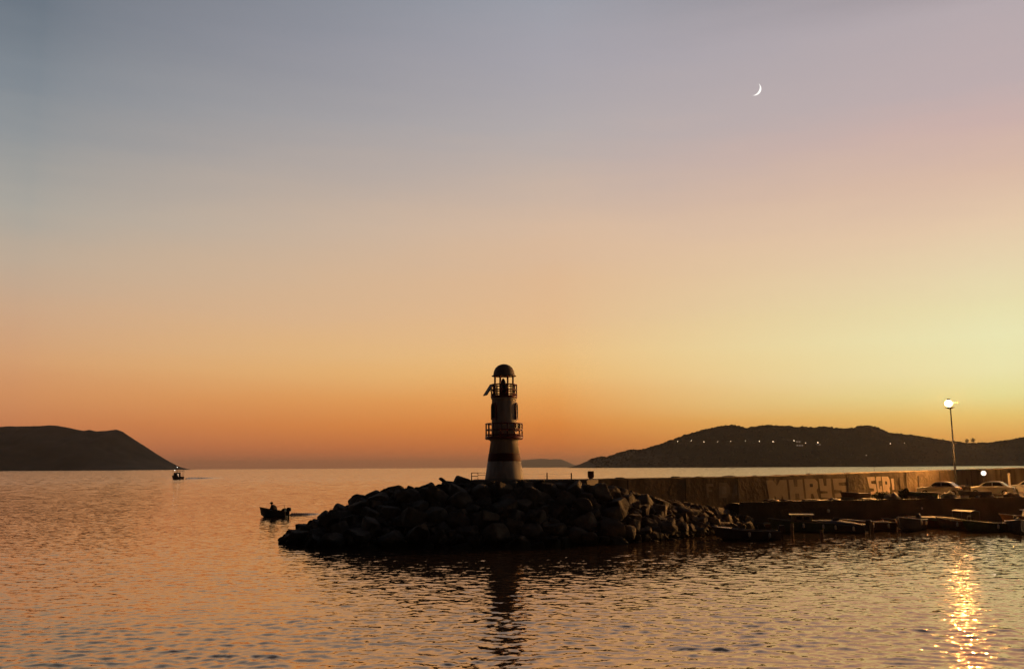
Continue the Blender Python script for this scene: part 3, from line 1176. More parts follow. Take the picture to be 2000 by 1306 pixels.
# lantern
mb = MB()
for k in range(8):
    a = 2 * PI * (k + .5) / 8
    mb.tube([(.76 * math.cos(a), .76 * math.sin(a), 6.46), (.76 * math.cos(a), .76 * math.sin(a), 8.02)], .07, 6)
mb.build('lantern_columns', M['darkred'], lh)
mb = MB()
mb.lathe([(.10, 6.46), (.14, 7.2), (.20, 7.22), (.22, 7.3), (.19, 7.55), (.10, 7.75), (.02, 7.84)], 20, c=(-.06, 0, 0))
mb.build('lamp_optic', M['lens'], lh)
mb = MB()
mb.box((.17, -.1, 6.86), (.34, .4, .8))
mb.build('control_cabinet', M['black'], lh)
mb = MB()
mb.lathe([(.5, 7.98), (.96, 7.98), (.97, 8.03), (.84, 8.06), (.83, 8.2), (.78, 8.42), (.66, 8.65), (.47, 8.82), (.24, 8.92), (.05, 8.95)], 40)
mb.build('dome', M['dome'], lh)
# solar panel on the upper rail, sign board on the lower rail
mb = MB()
rot = Matrix.Translation((-1.20, -.2, 6.92)) @ Matrix.Rotation(R(20), 4, 'Z') @ Matrix.Rotation(R(33), 4, 'Y')
mb.box((0, 0, 0), (.07, .9, 1.05), mtx=rot)
sp = mb.build('solar_panel', M['panel'], lh)
mb = MB()
mb.tube([(-1.12, -.2, 6.95), (-.98, -.2, 6.7)], .03, 6)
mb.build('bracket', M['steel'], sp)
mb = MB()
mb.box((0, 0, 0), (.16, .62, .38), mtx=Matrix.Translation((1.06, -.80, 4.08)) @ Matrix.Rotation(R(-37), 4, 'Z'))
mb.build('equipment_box', M['black'], lh)

# railing frame left of the lighthouse, fence posts to the right, box on the wall
t = thing('metal_frame', 'small rusty rectangular frame standing on the platform edge beside the lighthouse', 'frame', (0, 0, 0))
mb = MB()
a, b = at_y(921, 936, 69.2), at_y(933.5, 936, 69.2)
zt = at_y(921, 923, 69.2).z
mb.tube([(a.x, a.y, 4.2), (a.x, a.y, zt), (b.x, b.y, zt), (b.x, b.y, 4.2)], .045, 6)
mb.tube([(a.x, a.y, 4.55), (b.x, b.y, 4.55)], .03, 6)
mb.build('upright_frame', M['rust'], t)
mb = MB()
c = at_y(948, 936, 69.2)
for q in (923, 927.5):
    zz = at_y(921, q, 69.2).z
    mb.tube([(b.x, b.y, zz), (c.x, c.y, zz)], .018, 5)
mb.build('handrail', M['rust'], t)
t = thing('wire_fence', 'low fence of two thin posts and sagging wires between lighthouse and square box', 'fence', (0, 0, 0))
tops = []
for px in (1068.5, 1116):
    p = at_y(px, 936, 70.2)
    z1 = at_y(px, 923, 70.2).z
    mb = MB()
    mb.tube([(p.x, p.y, 4.2), (p.x, p.y, z1)], .05, 6)
    mb.build('post', M['rust'], t)
    tops.append((p.x, p.y, z1))
mb = MB()
e0 = at_y(1018, 930, 70.2)
for dz_ in (.06, .26):
    for A, B in (((e0.x, 70.2, tops[0][2]), tops[0]), (tops[0], tops[1])):
        A, B = Vector(A), Vector(B)
        mb.tube([A.lerp(B, k / 6) - Vector((0, 0, dz_ + .07 * 4 * (k / 6) * (1 - k / 6))) for k in range(7)], .008, 4)
mb.build('wire', M['steel'], t)
p = at_y(1154, 935, 70.6)
t = thing('junction_box', 'square dark metal box on a short stem on top of the wall', 'box', (p.x, 70.6, 4.28))
mb = MB()
mb.box((0, 0, .36), (.46, .3, .50))
mb.build('cabinet', M['rust'], t)
mb = MB()
mb.box((0, 0, .055), (.30, .2, .11))
mb.build('stem', M['steel'], t)

# ------------------------------------------------------------------ lamps, posts on the quay
B = on_z(1869, 966, ZQ)
bp = at_y(1869, 962, 98.0)
HT = at_y(1853, 788, 98.0)
tl = thing('lamp_post', 'tall slender lamp post with a glaring lit lamp on the quay', 'lamp post', (bp.x, 98.0, ZQ))
hgt = HT.z - ZQ
mb = MB()
mb.tube([(0, 0, 0), (0, 0, .8), (0, 0, hgt - .15)], [.15, .13, .06], 10)
mb.build('pole', M['black'], tl)
mb = MB()
mb.tube([(-.45, -.1, hgt + .08), (0, 0, hgt - .2), (.5, 0, hgt + .12)], .035, 6)
mb.build('arm', M['steel'], tl)
mb = MB()
mb.lathe([(.12, .30), (.26, .33), (.28, .36), (.1, .5)], 16, c=(-.3, -.25, hgt + .02))
mb.lathe([(.06, -.62), (.50, -.46), (.50, -.43), (.06, -.43)], 16, c=(-.12, -.1, hgt + .02))  # lower disc added to keep the globe's light off the pole
mb.build('lamp_cap_and_shield', M['black'], tl)
mb = MB()
mb.sphere((-.3, -.25, hgt), .40, 18, sq=(1, 1, .9))
mb.build('lamp_globe', M['lamp_big'], tl)
mb = MB()
mb.box((.62, 0, hgt + .12), (.5, .22, .13))
mb.build('dark_lamp_head', M['steel'], tl, )

gp = at_y(1924.5, 966, 97.5)
gz = at_y(1924.5, 923.5, 97.5).z
tg = thing('globe_lamp', 'short lamp post with a round white lit globe behind the pale saloon car', 'lamp post', (gp.x, 97.5, ZQ))
mb = MB()
mb.tube([(0, 0, 0), (0, 0, gz - ZQ - .28)], [.06, .045], 8)
mb.build('pole', M['black'], tg)
mb = MB()
mb.sphere((0, 0, gz - ZQ), .26, 18)
mb.build('globe', M['lamp_low'], tg)

pp = on_wall(1972, 946, .5)
tp = thing('pale_post', 'pale upright post against the sea wall past the globe lamp', 'post', (pp.x, pp.y, ZQ))
mb = MB()
zt = at_y(1972, 926, pp.y).z
mb.tube([(0, 0, 0), (0, 0, zt - ZQ)], .13, 10)
mb.build('shaft', M['white'], tp)
mb = MB()
mb.lathe([(.15, 0), (.16, .08), (.06, .16)], 12, c=(0, 0, zt - ZQ + .002))
mb.build('cap', M['white'], tp)
ap = on_wall(1711, 924, -.8)
ta = thing('thin_mast', 'hair thin mast rising behind the wall above the bright letters', 'mast', (ap.x, ap.y, 3.0))
mb = MB()
zt = at_y(1708, 905, ap.y).z
mb.tube([(0, 0, 0), (-.18, 0, zt - 3.0)], [.025, .012], 5)
mb.build('spar', M['steel'], ta)
mb = MB()
mb.sphere((-.18, 0, zt - 3.0), .03, 8)
mb.build('tip', M['steel'], ta)


# ------------------------------------------------------------------ cars
def car(label, loc, rz, paint, estate=False):
    t = thing('parked_car', label, 'car', loc, rz, 'cars parked on the quay')
    Lc, Wc = 4.3, 1.72
    low = [(-2.12, .30), (-2.15, .55), (-2.10, .84), (-1.55, .93), (-1.0, .96), (1.5, .97), (2.05, .92), (2.15, .7), (2.12, .32), (1.72, .24),
           (1.66, .52), (1.36, .68), (1.06, .52), (1.0, .24), (-.98, .24), (-1.04, .52), (-1.34, .68), (-1.64, .52), (-1.7, .24)]
    mb = MB()

    def sec(y, k):
        return [(x * (1 - .02 * k), y, z + (-.05 * k if z > .8 else 0)) for x, z in low]
    mb.loft([sec(-Wc / 2, 1), sec(-Wc / 2 + .07, 0), sec(Wc / 2 - .07, 0), sec(Wc / 2, 1)])
    mb.build('body', paint, t)
    roof_r = 1.55 if estate else 1.05
    belt = [(-1.05, .955), (1.95 if estate else 1.62, .955)]
    top = [(-.38, 1.40), (-.1, 1.46), (.7, 1.46), (roof_r, 1.40)]
    mb = MB()
    g0 = [(belt[0][0], belt[0][1]), (top[0][0], top[0][1]), (top[1][0], top[1][1]), (top[2][0], top[2][1]), (top[3][0], top[3][1]), (belt[1][0], belt[1][1])]

    def gs(y, ins):
        return [(x, y + (ins if z > 1.2 else 0), z) for x, z in g0]
    mb.loft([gs(-Wc / 2 + .06, .14), gs(Wc / 2 - .06, -.14)])
    mb.build('cabin', paint, t)
    for sgn in (-1, 1):
        yb, yt = sgn * (Wc / 2 - .06 + .006), sgn * (Wc / 2 - .17 + .006)
        for (xa, xb, xc, xd) in ((-.86, .22, .22, -.34), (.30, 1.36, roof_r - .12, .30)):
            mb = MB()
            ring0 = [(xa, yb, 1.0), (xb, yb, 1.0), (xc, yt, 1.36), (xd, yt, 1.36)]
            ring1 = [(x, y - sgn * .03, z) for x, y, z in ring0]
            mb.loft([ring0, ring1])
            mb.build('side_window', M['dark_glass'], t)
    for nm, xa, za, xb, zb, sg in (('windscreen', -1.0, .99, -.43, 1.37, -1), ('rear_window', belt[1][0] - .04, 1.0, roof_r + .04, 1.37, 1)):
        mb = MB()
        r0 = [(xa + sg * .012, -.68, za), (xa + sg * .012, .68, za), (xb + sg * .012, .56, zb), (xb + sg * .012, -.56, zb)]
        mb.loft([r0, [(x - sg * .04, y, z - .02) for x, y, z in r0]])
        mb.build(nm, M['dark_glass'], t)
    for x in (-1.34, 1.36):
        for sgn in (-1, 1):
            mw = Matrix.Translation((x, sgn * .76, .31)) @ Matrix.Rotation(R(90), 4, 'X')
            mb = MB()
            mb.lathe([(.2, -.095), (.29, -.095), (.31, -.06), (.31, .06), (.29, .095), (.2, .095)], 24, mtx=mw, closed=True)
            wh = mb.build('wheel', M['tyre'], t)
            mb = MB()
            mb.lathe([(.02, -.085), (.198, -.085), (.198, .085), (.02, .085)], 16, mtx=mw)
            mb.build('rim', M['rim'], wh)
    for sgn in (-1, 1):
        mb = MB()
        mb.box((-2.10, sgn * .62, .70), (.12, .34, .15))
        mb.build('headlight', M['car_light'], t)
        mb = MB()
        mb.box((2.11, sgn * .64, .76), (.1, .28, .16))
        mb.build('tail_light', M['tail_light'], t)
        mb = MB()
        mb.box((-.72, sgn * .93, 1.0), (.16, .16, .12))
        mb.build('wing_mirror', paint, t)
    return t


def on_quay(px, d):
    p = at_y(px, 960, d)
    return (p.x, d, ZQ)


CA = math.atan2(ny_, nx_) + R(14)
car('white hatchback parked near the lamp post, nearest to the graffiti', on_quay(1838, 93.5), CA, M['car_white'])
car('pale saloon car parked in front of the globe lamp', on_quay(1936, 94.0), CA + R(4), M['car_silver'])
car('white estate car cut by the picture edge beside the pale post', on_quay(2010, 99), CA + R(8), M['car_white'], True)


# ------------------------------------------------------------------ plants, bin on the quay
def bush(px, d, wpx, hpx, label):
    p = on_quay(px, d)
    W_, H_ = wpx * d / FPX, hpx * d / FPX
    t = thing('bush', label, 'bush', p, 0, 'bushes on the quay')
    mb = MB()
    for k in range(5):
        a = k * 1.3
        mb.tube([(0, 0, 0), (math.cos(a) * W_ * .15, math.sin(a) * W_ * .15, H_ * .35), (math.cos(a) * W_ * .32, math.sin(a) * W_ * .32, H_ * .75)], [.04, .03, .012], 5)
    mb.build('stems', M['bark'], t)
    n = 900
    c = rng.normal(0, 1, (n, 3))
    c /= np.linalg.norm(c, axis=1)[:, None]
    c *= (rng.random((n, 1)) ** .45)
    lump = 1 + .25 * np.sin(c[:, 0] * 7 + px) * np.cos(c[:, 2] * 5)
    c = c * lump[:, None] * np.array([W_ / 2, W_ * .4, H_ / 2]) + np.array([0, 0, H_ * .5])
    a1 = rng.normal(0, 1, (n, 3))
    a1 /= np.linalg.norm(a1, axis=1)[:, None]
    a2 = np.cross(a1, rng.normal(0, 1, (n, 3)))
    a2 /= np.linalg.norm(a2, axis=1)[:, None]
    s_ = rng.uniform(.05, .11, (n, 1))
    V_ = np.stack([c - a1 * s_, c - a2 * s_ * .5, c + a1 * s_, c + a2 * s_ * .5], 1).reshape(-1, 3)
    o = mesh_np('foliage', V_, np.arange(4 * n).reshape(-1, 4), M['leaf'], smooth=False)
    o.parent = t


bush(1722, 84, 38, 15, 'wide dark bush in front of the bright letters')
bush(1769, 84, 17, 22, 'narrow upright dark bush between letters and the white hatchback')
bush(1757, 83.2, 12, 12, 'small low dark bush beside the narrow upright one')
pb = on_quay(1886, 92)
t = thing('rubbish_bin', 'dark rubbish bin between the white hatchback and the pale saloon', 'bin', pb, .3)
mb = MB()
mb.box((0, 0, .5), (.62, .62, 1.0), taper=1.12)
mb.build('container', M['black'], t)
mb = MB()
mb.loft([[(-.36, -.36, 1.003), (.36, -.36, 1.003), (.36, .36, 1.003), (-.36, .36, 1.003)], [(-.3, -.3, 1.12), (.3, -.3, 1.12), (.3, .3, 1.12), (-.3, .3, 1.12)]])
mb.build('lid', M['black'], t)


# ------------------------------------------------------------------ boats
def hull(mb, Lb, Wb, Hb, sheer=.5, draft=.2, n=16, deck=.14, rake=.10, thick=.05):
    rings, rail = [], []
    for i in range(n + 1):
        t = i / n
        wv = Wb / 2 * min(1, .86 + .28 * t) * max(.02, 1 - max(0, (t - .42) / .58) ** 2.3)
        gz_ = Hb * (1 + sheer * max(0, t - .1) ** 2)
        kz = -draft + (draft + .3 * Hb) * max(0, (t - .72) / .28) ** 2
        x = -Lb / 2 + Lb * t
        xg = x + rake * Lb * t ** 3
        xc = x + rake * .35 * Lb * t ** 3
        cz_ = kz + .30 * (gz_ - kz)
        wi = max(.012, wv - thick)
        fz = max(deck, kz + .06)
        xi = xg if t < .97 else xg - .03
        rings.append([(xg, wv, gz_), (xc, wv * .86, cz_), (x, 0, kz), (xc, -wv * .86, cz_), (xg, -wv, gz_),
                      (xi, -wi, gz_ + .004), (xc, -wi * .8, fz), (xc, wi * .8, fz), (xi, wi, gz_ + .004)])
        rail.append((xg, wv, gz_))
    mb.loft(rings, smooth=False)
    return rail


def outboard(t, x, z, mt_cowl):
    mb = MB()
    mb.loft([[(x - .02 + dx, dy, z + .12) for dx, dy in ((-.22, -.12), (.18, -.14), (.18, .14), (-.22, .12))],
             [(x - .02 + dx, dy, z + .38) for dx, dy in ((-.26, -.13), (.2, -.15), (.2, .15), (-.26, .13))],
             [(x - .02 + dx, dy, z + .52) for dx, dy in ((-.18, -.09), (.14, -.1), (.14, .1), (-.18, .09))]])
    ob = mb.build('outboard_motor', mt_cowl, t)
    mb = MB()
    mb.box((x - .05, 0, z - .25), (.14, .1, .73))
    mb.build('motor_leg', M['black'], ob)


def rails(t, rail, mt_):
    mb = MB()
    mb.tube([(x, y + .012, z + .012) for x, y, z in rail], .03, 6)
    mb.tube([(x, -y - .012, z + .012) for x, y, z in rail], .03, 6)
    mb.build('rubbing_strake', mt_, t)


BGp = 'boats moored along the quay'


def skiff(label, loc, rz, Lb, Wb, Hb, mt_, strake, motor=True, group=BGp, sheer=.55, seats=True, cover=None, cabin=None, canopy=None, bowcap=None, name='moored_boat', cat='boat'):
    t = thing(name, label, cat, loc, rz, group)
    mb = MB()
    rl = hull(mb, Lb, Wb, Hb, sheer)
    mb.build('hull', mt_, t)
    rails(t, rl, strake)
    if seats:
        for k in (.28, .58):
            x = -Lb / 2 + Lb * k
            mb = MB()
            mb.box((x, 0, Hb * .72), (.26, Wb * .84, .04))
            mb.build('thwart', M['wood'], t)
    if motor:
        outboard(t, -Lb / 2 - .12, Hb - .1, M['black'])
    for k in (3, 8):
        x, y, z = rl[k]
        for sg in ((-1, 1) if name == 'moored_boat' else ()):
            mb = MB()
            mb.tube([(x, sg * (y + .09), z - .42), (x, sg * (y + .10), z - .36), (x, sg * (y + .10), z - .12), (x, sg * (y + .07), z - .06)], [.04, .085, .085, .03], 8)
            mb.build('fender', M['fender'], t)
    if bowcap:
        mb = MB()
        k = [r for r in rl if r[0] > Lb * .26]
        vs = [(x, y - .02, z + .02) for x, y, z in k] + [(x, -y + .02, z + .02) for x, y, z in k[::-1]]
        vs2 = [(x, y, z + .045) for x, y, z in vs]
        mb.loft([vs, vs2])
        mb.build('foredeck', bowcap, t)
    if cover:
        mb = MB()
        rr_ = []
        for x, y, z in rl[1:-1]:
            q = (x + Lb / 2) / Lb
            hp = .22 * math.sin(PI * min(1, max(0, q))) + .02 * math.sin(q * 31)
            rr_.append([(x, y + .03, z - .08), (x, y + .03, z + .05), (x, y * .5, z + .05 + hp * .7), (x, 0, z + .05 + hp), (x, -y * .5, z + .05 + hp * .7), (x, -y - .03, z + .05), (x, -y - .03, z - .08)])
        mb.loft(rr_, smooth=True)
        mb.build('tarpaulin', cover, t)
    if cabin:
        x0, x1, hc, mtc = cabin
        mb = MB()
        a, b = -Lb / 2 + Lb * x0, -Lb / 2 + Lb * x1
        ww = Wb * .36
        mb.loft([[(a, -ww, .2), (b, -ww * .9, .2), (b, ww * .9, .2), (a, ww, .2)], [(a + .05, -ww * .94, Hb + hc), (b - .3, -ww * .8, Hb + hc), (b - .3, ww * .8, Hb + hc), (a + .05, ww * .94, Hb + hc)]])
        cb = mb.build('cabin', mtc, t)
        mb = MB()
        mb.box(((a + b) / 2 - .1, 0, Hb + hc + .035), (b - a + .05, ww * 2.05, .06))
        mb.build('cabin_roof', M['rail_pale'], cb)
        for sg in (-1, 1):
            for q in (.3, .66):
                xx = a + (b - a - .25) * q
                mb = MB()
                mb.box((xx, sg * (ww * .93), Hb + hc * .62), ((b - a) * .22, .06, hc * .42))
                mb.build('cabin_window', M['dark_glass'], cb)
    if canopy:
        x0, x1, hc, mtc = canopy
        a, b = -Lb / 2 + Lb * x0, -Lb / 2 + Lb * x1
        mb = MB()
        rr_ = []
        for q in range(7):
            yv = (q / 6 - .5) * Wb * .84
            zc = Hb + hc - .10 * (2 * q / 6 - 1) ** 2
            rr_.append([(a, yv, zc), (b, yv, zc + .04), (b, yv, zc + .08), (a, yv, zc + .04)])
        mb.loft(rr_)
        cn = mb.build('canopy', mtc, t)
        mb = MB()
        for xx in (a + .05, b - .05):
            for sg in (-1, 1):
                mb.tube([(xx, sg * Wb * .40, Hb - .05), (xx, sg * Wb * .40, Hb + hc - .08)], .022, 5)
        mb.build('canopy_posts', M['steel'], cn)
    return t


def wl(px, py):
    p = on_z(px, py, 0)
    return (p.x, p.y, -.02)


LEFTW = PI
skiff('dark open boat with raised pale bow and outboard, nearest the boulders and farthest out', wl(1463, 1053), PI - R(8), 4.3, 1.6, .62, M['navy'], M['steel'], True, bowcap=M['rail_pale'])
skiff('low dark rowing boat with pale strake just behind the pale bowed boat', wl(1462, 1033), PI - R(3), 3.6, 1.4, .5, M['boat_brown'], M['rail_pale'], False)
skiff('small boat under grey tarpaulin against the boulders behind the rowing boat', wl(1488, 1022), PI + R(8), 3.4, 1.4, .55, M['boat_white'], M['rail_pale'], False, seats=False, cover=M['tarp'])
skiff('greenish boat with a low pale cabin moored next to the dark outboard boat', wl(1570, 1037), PI - R(14), 4.6, 1.8, .7, M['boat_green'], M['steel'], True, cabin=(.35, .75, .62, M['tarp']))
skiff('dark boat covered by a blue tarpaulin beside the cabin boat', wl(1640, 1038), PI - R(35), 4.2, 1.6, .6, M['navy'], M['steel'], True, seats=False, cover=M['tarp_blue'])
skiff('brown wooden boat with pale strake below the bright letters', wl(1698, 1035), PI + R(4), 4.0, 1.6, .66, M['boat_brown'], M['rail_pale'], False)
skiff('small white boat tucked against the quay below the wide bush', wl(1722, 1024), PI - R(10), 3.4, 1.4, .55, M['tarp'], M['rail_pale'], False)
skiff('boat pointing its bow outward with a pale slanting gunwale below the narrow bush', wl(1778, 1034), -PI / 2 - R(42), 4.2, 1.7, .8, M['navy'], M['rail_pale'], True)
skiff('red hulled boat under grey tarpaulin below the white hatchback', wl(1838, 1030), PI - R(20), 4.2, 1.6, .62, M['boat_red'], M['steel'], True, seats=False, cover=M['tarp'])
skiff('small canopied boat moored below the lamp post', wl(1884, 1034), PI - R(55), 4.0, 1.7, .66, M['boat_brown'], M['steel'], False, canopy=(.25, .65, .9, M['tarp_blue']))
skiff('dark open boat with pale foredeck below the pale saloon', wl(1938, 1037), PI + R(6), 4.2, 1.6, .62, M['boat_green'], M['steel'], True, bowcap=M['tarp'])
skiff('white decked boat with outward bow at the picture edge', wl(1990, 1038), -PI / 2 - R(25), 4.4, 1.8, .75, M['navy'], M['rail_pale'], True)
skiff('dark boat with a cabin behind the white decked boat', wl(2020, 1026), PI - R(10), 4.6, 1.8, .7, M['boat_brown'], M['steel'], False, cabin=(.3, .7, .6, M['boat_white']))

# mooring piles, fenders
for px, py, top, lab in ((1547, 1045, 1022, 'dark wooden pile in the water beside the cabin boat'),
                         (1605, 1052, 1034, 'dark wooden pile standing alone in front of the moored boats'),
                         (1704, 1041, 1018, 'dark wooden pile by the brown wooden boat')):
    p = wl(px, py)
    z1 = at_y(px, top, p[1]).z
    t = thing('mooring_pile', lab, 'pile', (p[0], p[1], -1), 0, 'mooring piles')
    mb = MB()
    mb.tube([(0, 0, 0), (.02, 0, 1), (.03, 0, 1 + z1)], [.13, .12, .11], 9)
    mb.build('timber', M['wood'], t)
    mb = MB()
    pts = [(.03 + .125 * math.cos(k * .7), .125 * math.sin(k * .7), 1 + z1 * .7 + k * .008) for k in range(28)]
    mb.tube(pts, .018, 5)
    mb.build('rope_coil', M['rope'], t)


def fender(px, py, d, label, r=.16):
    p = at_y(px, py, d)
    t = thing('fender_ball', label, 'fender', p, 0, 'pale fenders hung along the quay')
    mb = MB()
    mb.sphere((0, 0, 0), r, 14, sq=(1, 1, 1.1))
    mb.build('ball', M['fender'], t)
    mb = MB()
    mb.tube([(0, 0, r * 1.05), (0, .05, r * 1.05 + .5)], .015, 5)
    mb.build('line', M['rope'], t)


def quay_d(px):
    # depth of the quay face at this image column
    k = (px - 1000) / FPX
    # point on line q0 + qd*t with x/y = k
    tt = (k * q0.y - q0.x) / (qd.x - k * qd.y)
    return q0.y + qd.y * tt


for px, py, lab, r in ((1617.5, 997, 'round pale fender hanging on the quay below the letter R', .15),
                       (1961, 1004, 'small round pale fender under the white estate car', .13),
                       (1800, 992, 'small pale fender on the quay below the white hatchback', .11)):
    fender(px, py, quay_d(px) - .22, lab, r)

# small crates and heaps of net on the quay edge
CR = [(1655, .5, M['tarp'], 'low heap of grey net on the quay below the letter S'), (1781, .5, M['wood'], 'flat wooden crate on the quay beside the upright bush'),
      (1880, .6, M['boat_white'], 'long pale crate on the quay edge below the rubbish bin'), (1950, .6, M['tarp'], 'grey crate on the quay edge below the pale saloon'),
      (1910, .6, M['rail_pale'], 'small pale crate on the quay edge between bin and saloon')]
for px, off, mt_, lab in CR:
    d = quay_d(px) + off + .3
    p = on_quay(px, d)
    t = thing('crate', lab, 'crate', p, math.atan2(qd.y, qd.x) + random.uniform(-.2, .2), 'crates along the quay edge')
    wx = .9 if 'long' in lab or 'heap' in lab else .6
    mb = MB()
    mb.box((0, 0, .17), (wx, .45, .34), taper=1.06)
    mb.build('crate_body', mt_, t)
    mb = MB()
    for sg in (-1, 1):
        mb.box((0, sg * .245, .345), (wx + .12, .03, .05))
        mb.box((sg * (wx / 2 + .045), 0, .345), (.03, .455, .05))
    mb.build('crate_rim', M['wood'], t)

NETS = [(1506, 1.0, 2.0, .30, 'dark heap of fishing net at the boulder end of the quay'), (1538, .7, 1.5, .22, 'dark net heap on the quay edge below the letter H'),
        (1583, 1.1, 2.2, .26, 'long dark net heap on the quay edge below the letter R'), (1627, .8, 1.3, .30, 'rounded net heap on the quay edge below the letter Y'),
        (1690, .9, 1.8, .25, 'flat dark net heap on the quay edge below the first bright letter'), (1742, .7, 1.4, .6, 'lumpy net heap on the quay edge beside the wide bush'),
        (1808, .8, 1.9, .5, 'dark net heap on the quay edge under the white hatchback bonnet'), (1852, .7, 1.4, .66, 'tall dark net heap on the quay edge before the lamp post'),
        (1924, .8, 2.0, .42, 'low dark net heap on the quay edge under the pale saloon'), (1974, .7, 1.7, .58, 'dark net heap on the quay edge below the pale post')]
for px, off, wn, hn, lab in NETS:
    d = quay_d(px) + off
    p = on_quay(px, d)
    Vn = []
    sd = random.uniform(0, 50)
    nr_, nc_ = 9, 28
    for a in range(nr_):
        for b in range(nc_):
            ph_ = 2 * PI * b / nc_
            rr_ = math.sin(PI / 2 * (1 - a / (nr_ - 1)) ** .8)
            q = 1 + .28 * fbm(math.cos(ph_) * 1.5 + sd, math.sin(ph_) * 1.5 + a * .3, 4)
            Vn.append((rr_ * wn / 2 * q * math.cos(ph_), rr_ * .55 * q * math.sin(ph_), hn * math.sin(PI / 2 * a / (nr_ - 1)) * (1 + .35 * fbm(math.cos(ph_) * rr_ * 2 + sd, math.sin(ph_) * rr_ * 2, 4))))
    Fn = [(a * nc_ + b, a * nc_ + (b + 1) % nc_, (a + 1) * nc_ + (b + 1) % nc_, (a + 1) * nc_ + b) for a in range(nr_ - 1) for b in range(nc_)]
    t = thing('net_heap', lab, 'net', p, math.atan2(qd.y, qd.x) + random.uniform(-.3, .3), 'nets heaped on the quay')
    mb = MB()
    mb.add(Vn, Fn, True)
    mb.build('netting', M['tarp'] if random.random() < .3 else M['rubble'], t)
    mb = MB()
    mb.tube([(wn * .40 * math.cos(q * .5), .44 * math.sin(q * .5), .06 + hn * .45 + .03 * math.sin(q * 2.2)) for q in range(13)], .035, 6)
    mb.build('float_line', M['boat_brown'], t)
for px, off, mt_, rz_, lab in ((1668, 2.0, M['boat_brown'], .5, 'small brown boat hauled out on the quay below the letter S'),
                               (1795, 1.6, M['boat_green'], -.3, 'small green boat hauled out on the quay beside the upright bush'),
                               (1902, 1.5, M['navy'], .2, 'small dark boat hauled out on the quay below the rubbish bin')):
    x_, y_, z_ = on_quay(px, quay_d(px) + off)
    skiff(lab, (x_, y_, z_ + .2), PI + rz_, 3.0, 1.25, .42, mt_, M['steel'], False, group='boats hauled out on the quay', name='rowing_boat')

# ------------------------------------------------------------------ fisherman's boat
fb = wl(536, 1009)
t = skiff('small high bowed fishing boat carrying a hunched figure off the breakwater tip', fb, PI - R(12), 3.0, 1.35, .62, M['navy'], M['wood'], True, group='boats under way', sheer=.85, name='fishing_boat')
mb = MB()
mb.tube([(-1.28, .25, .3), (-1.22, .22, 1.35)], .03, 6)
mb.build('staff', M['wood'], t)
mb = MB()
mb.loft([[(-1.3, -.3, .62), (-.85, -.3, .62), (-.85, .3, .62), (-1.3, .3, .62)], [(-1.22, -.22, .98), (-.98, -.22, .9), (-.98, .22, .9), (-1.22, .22, .98)]])
mb.build('stern_locker', M['black'], t)


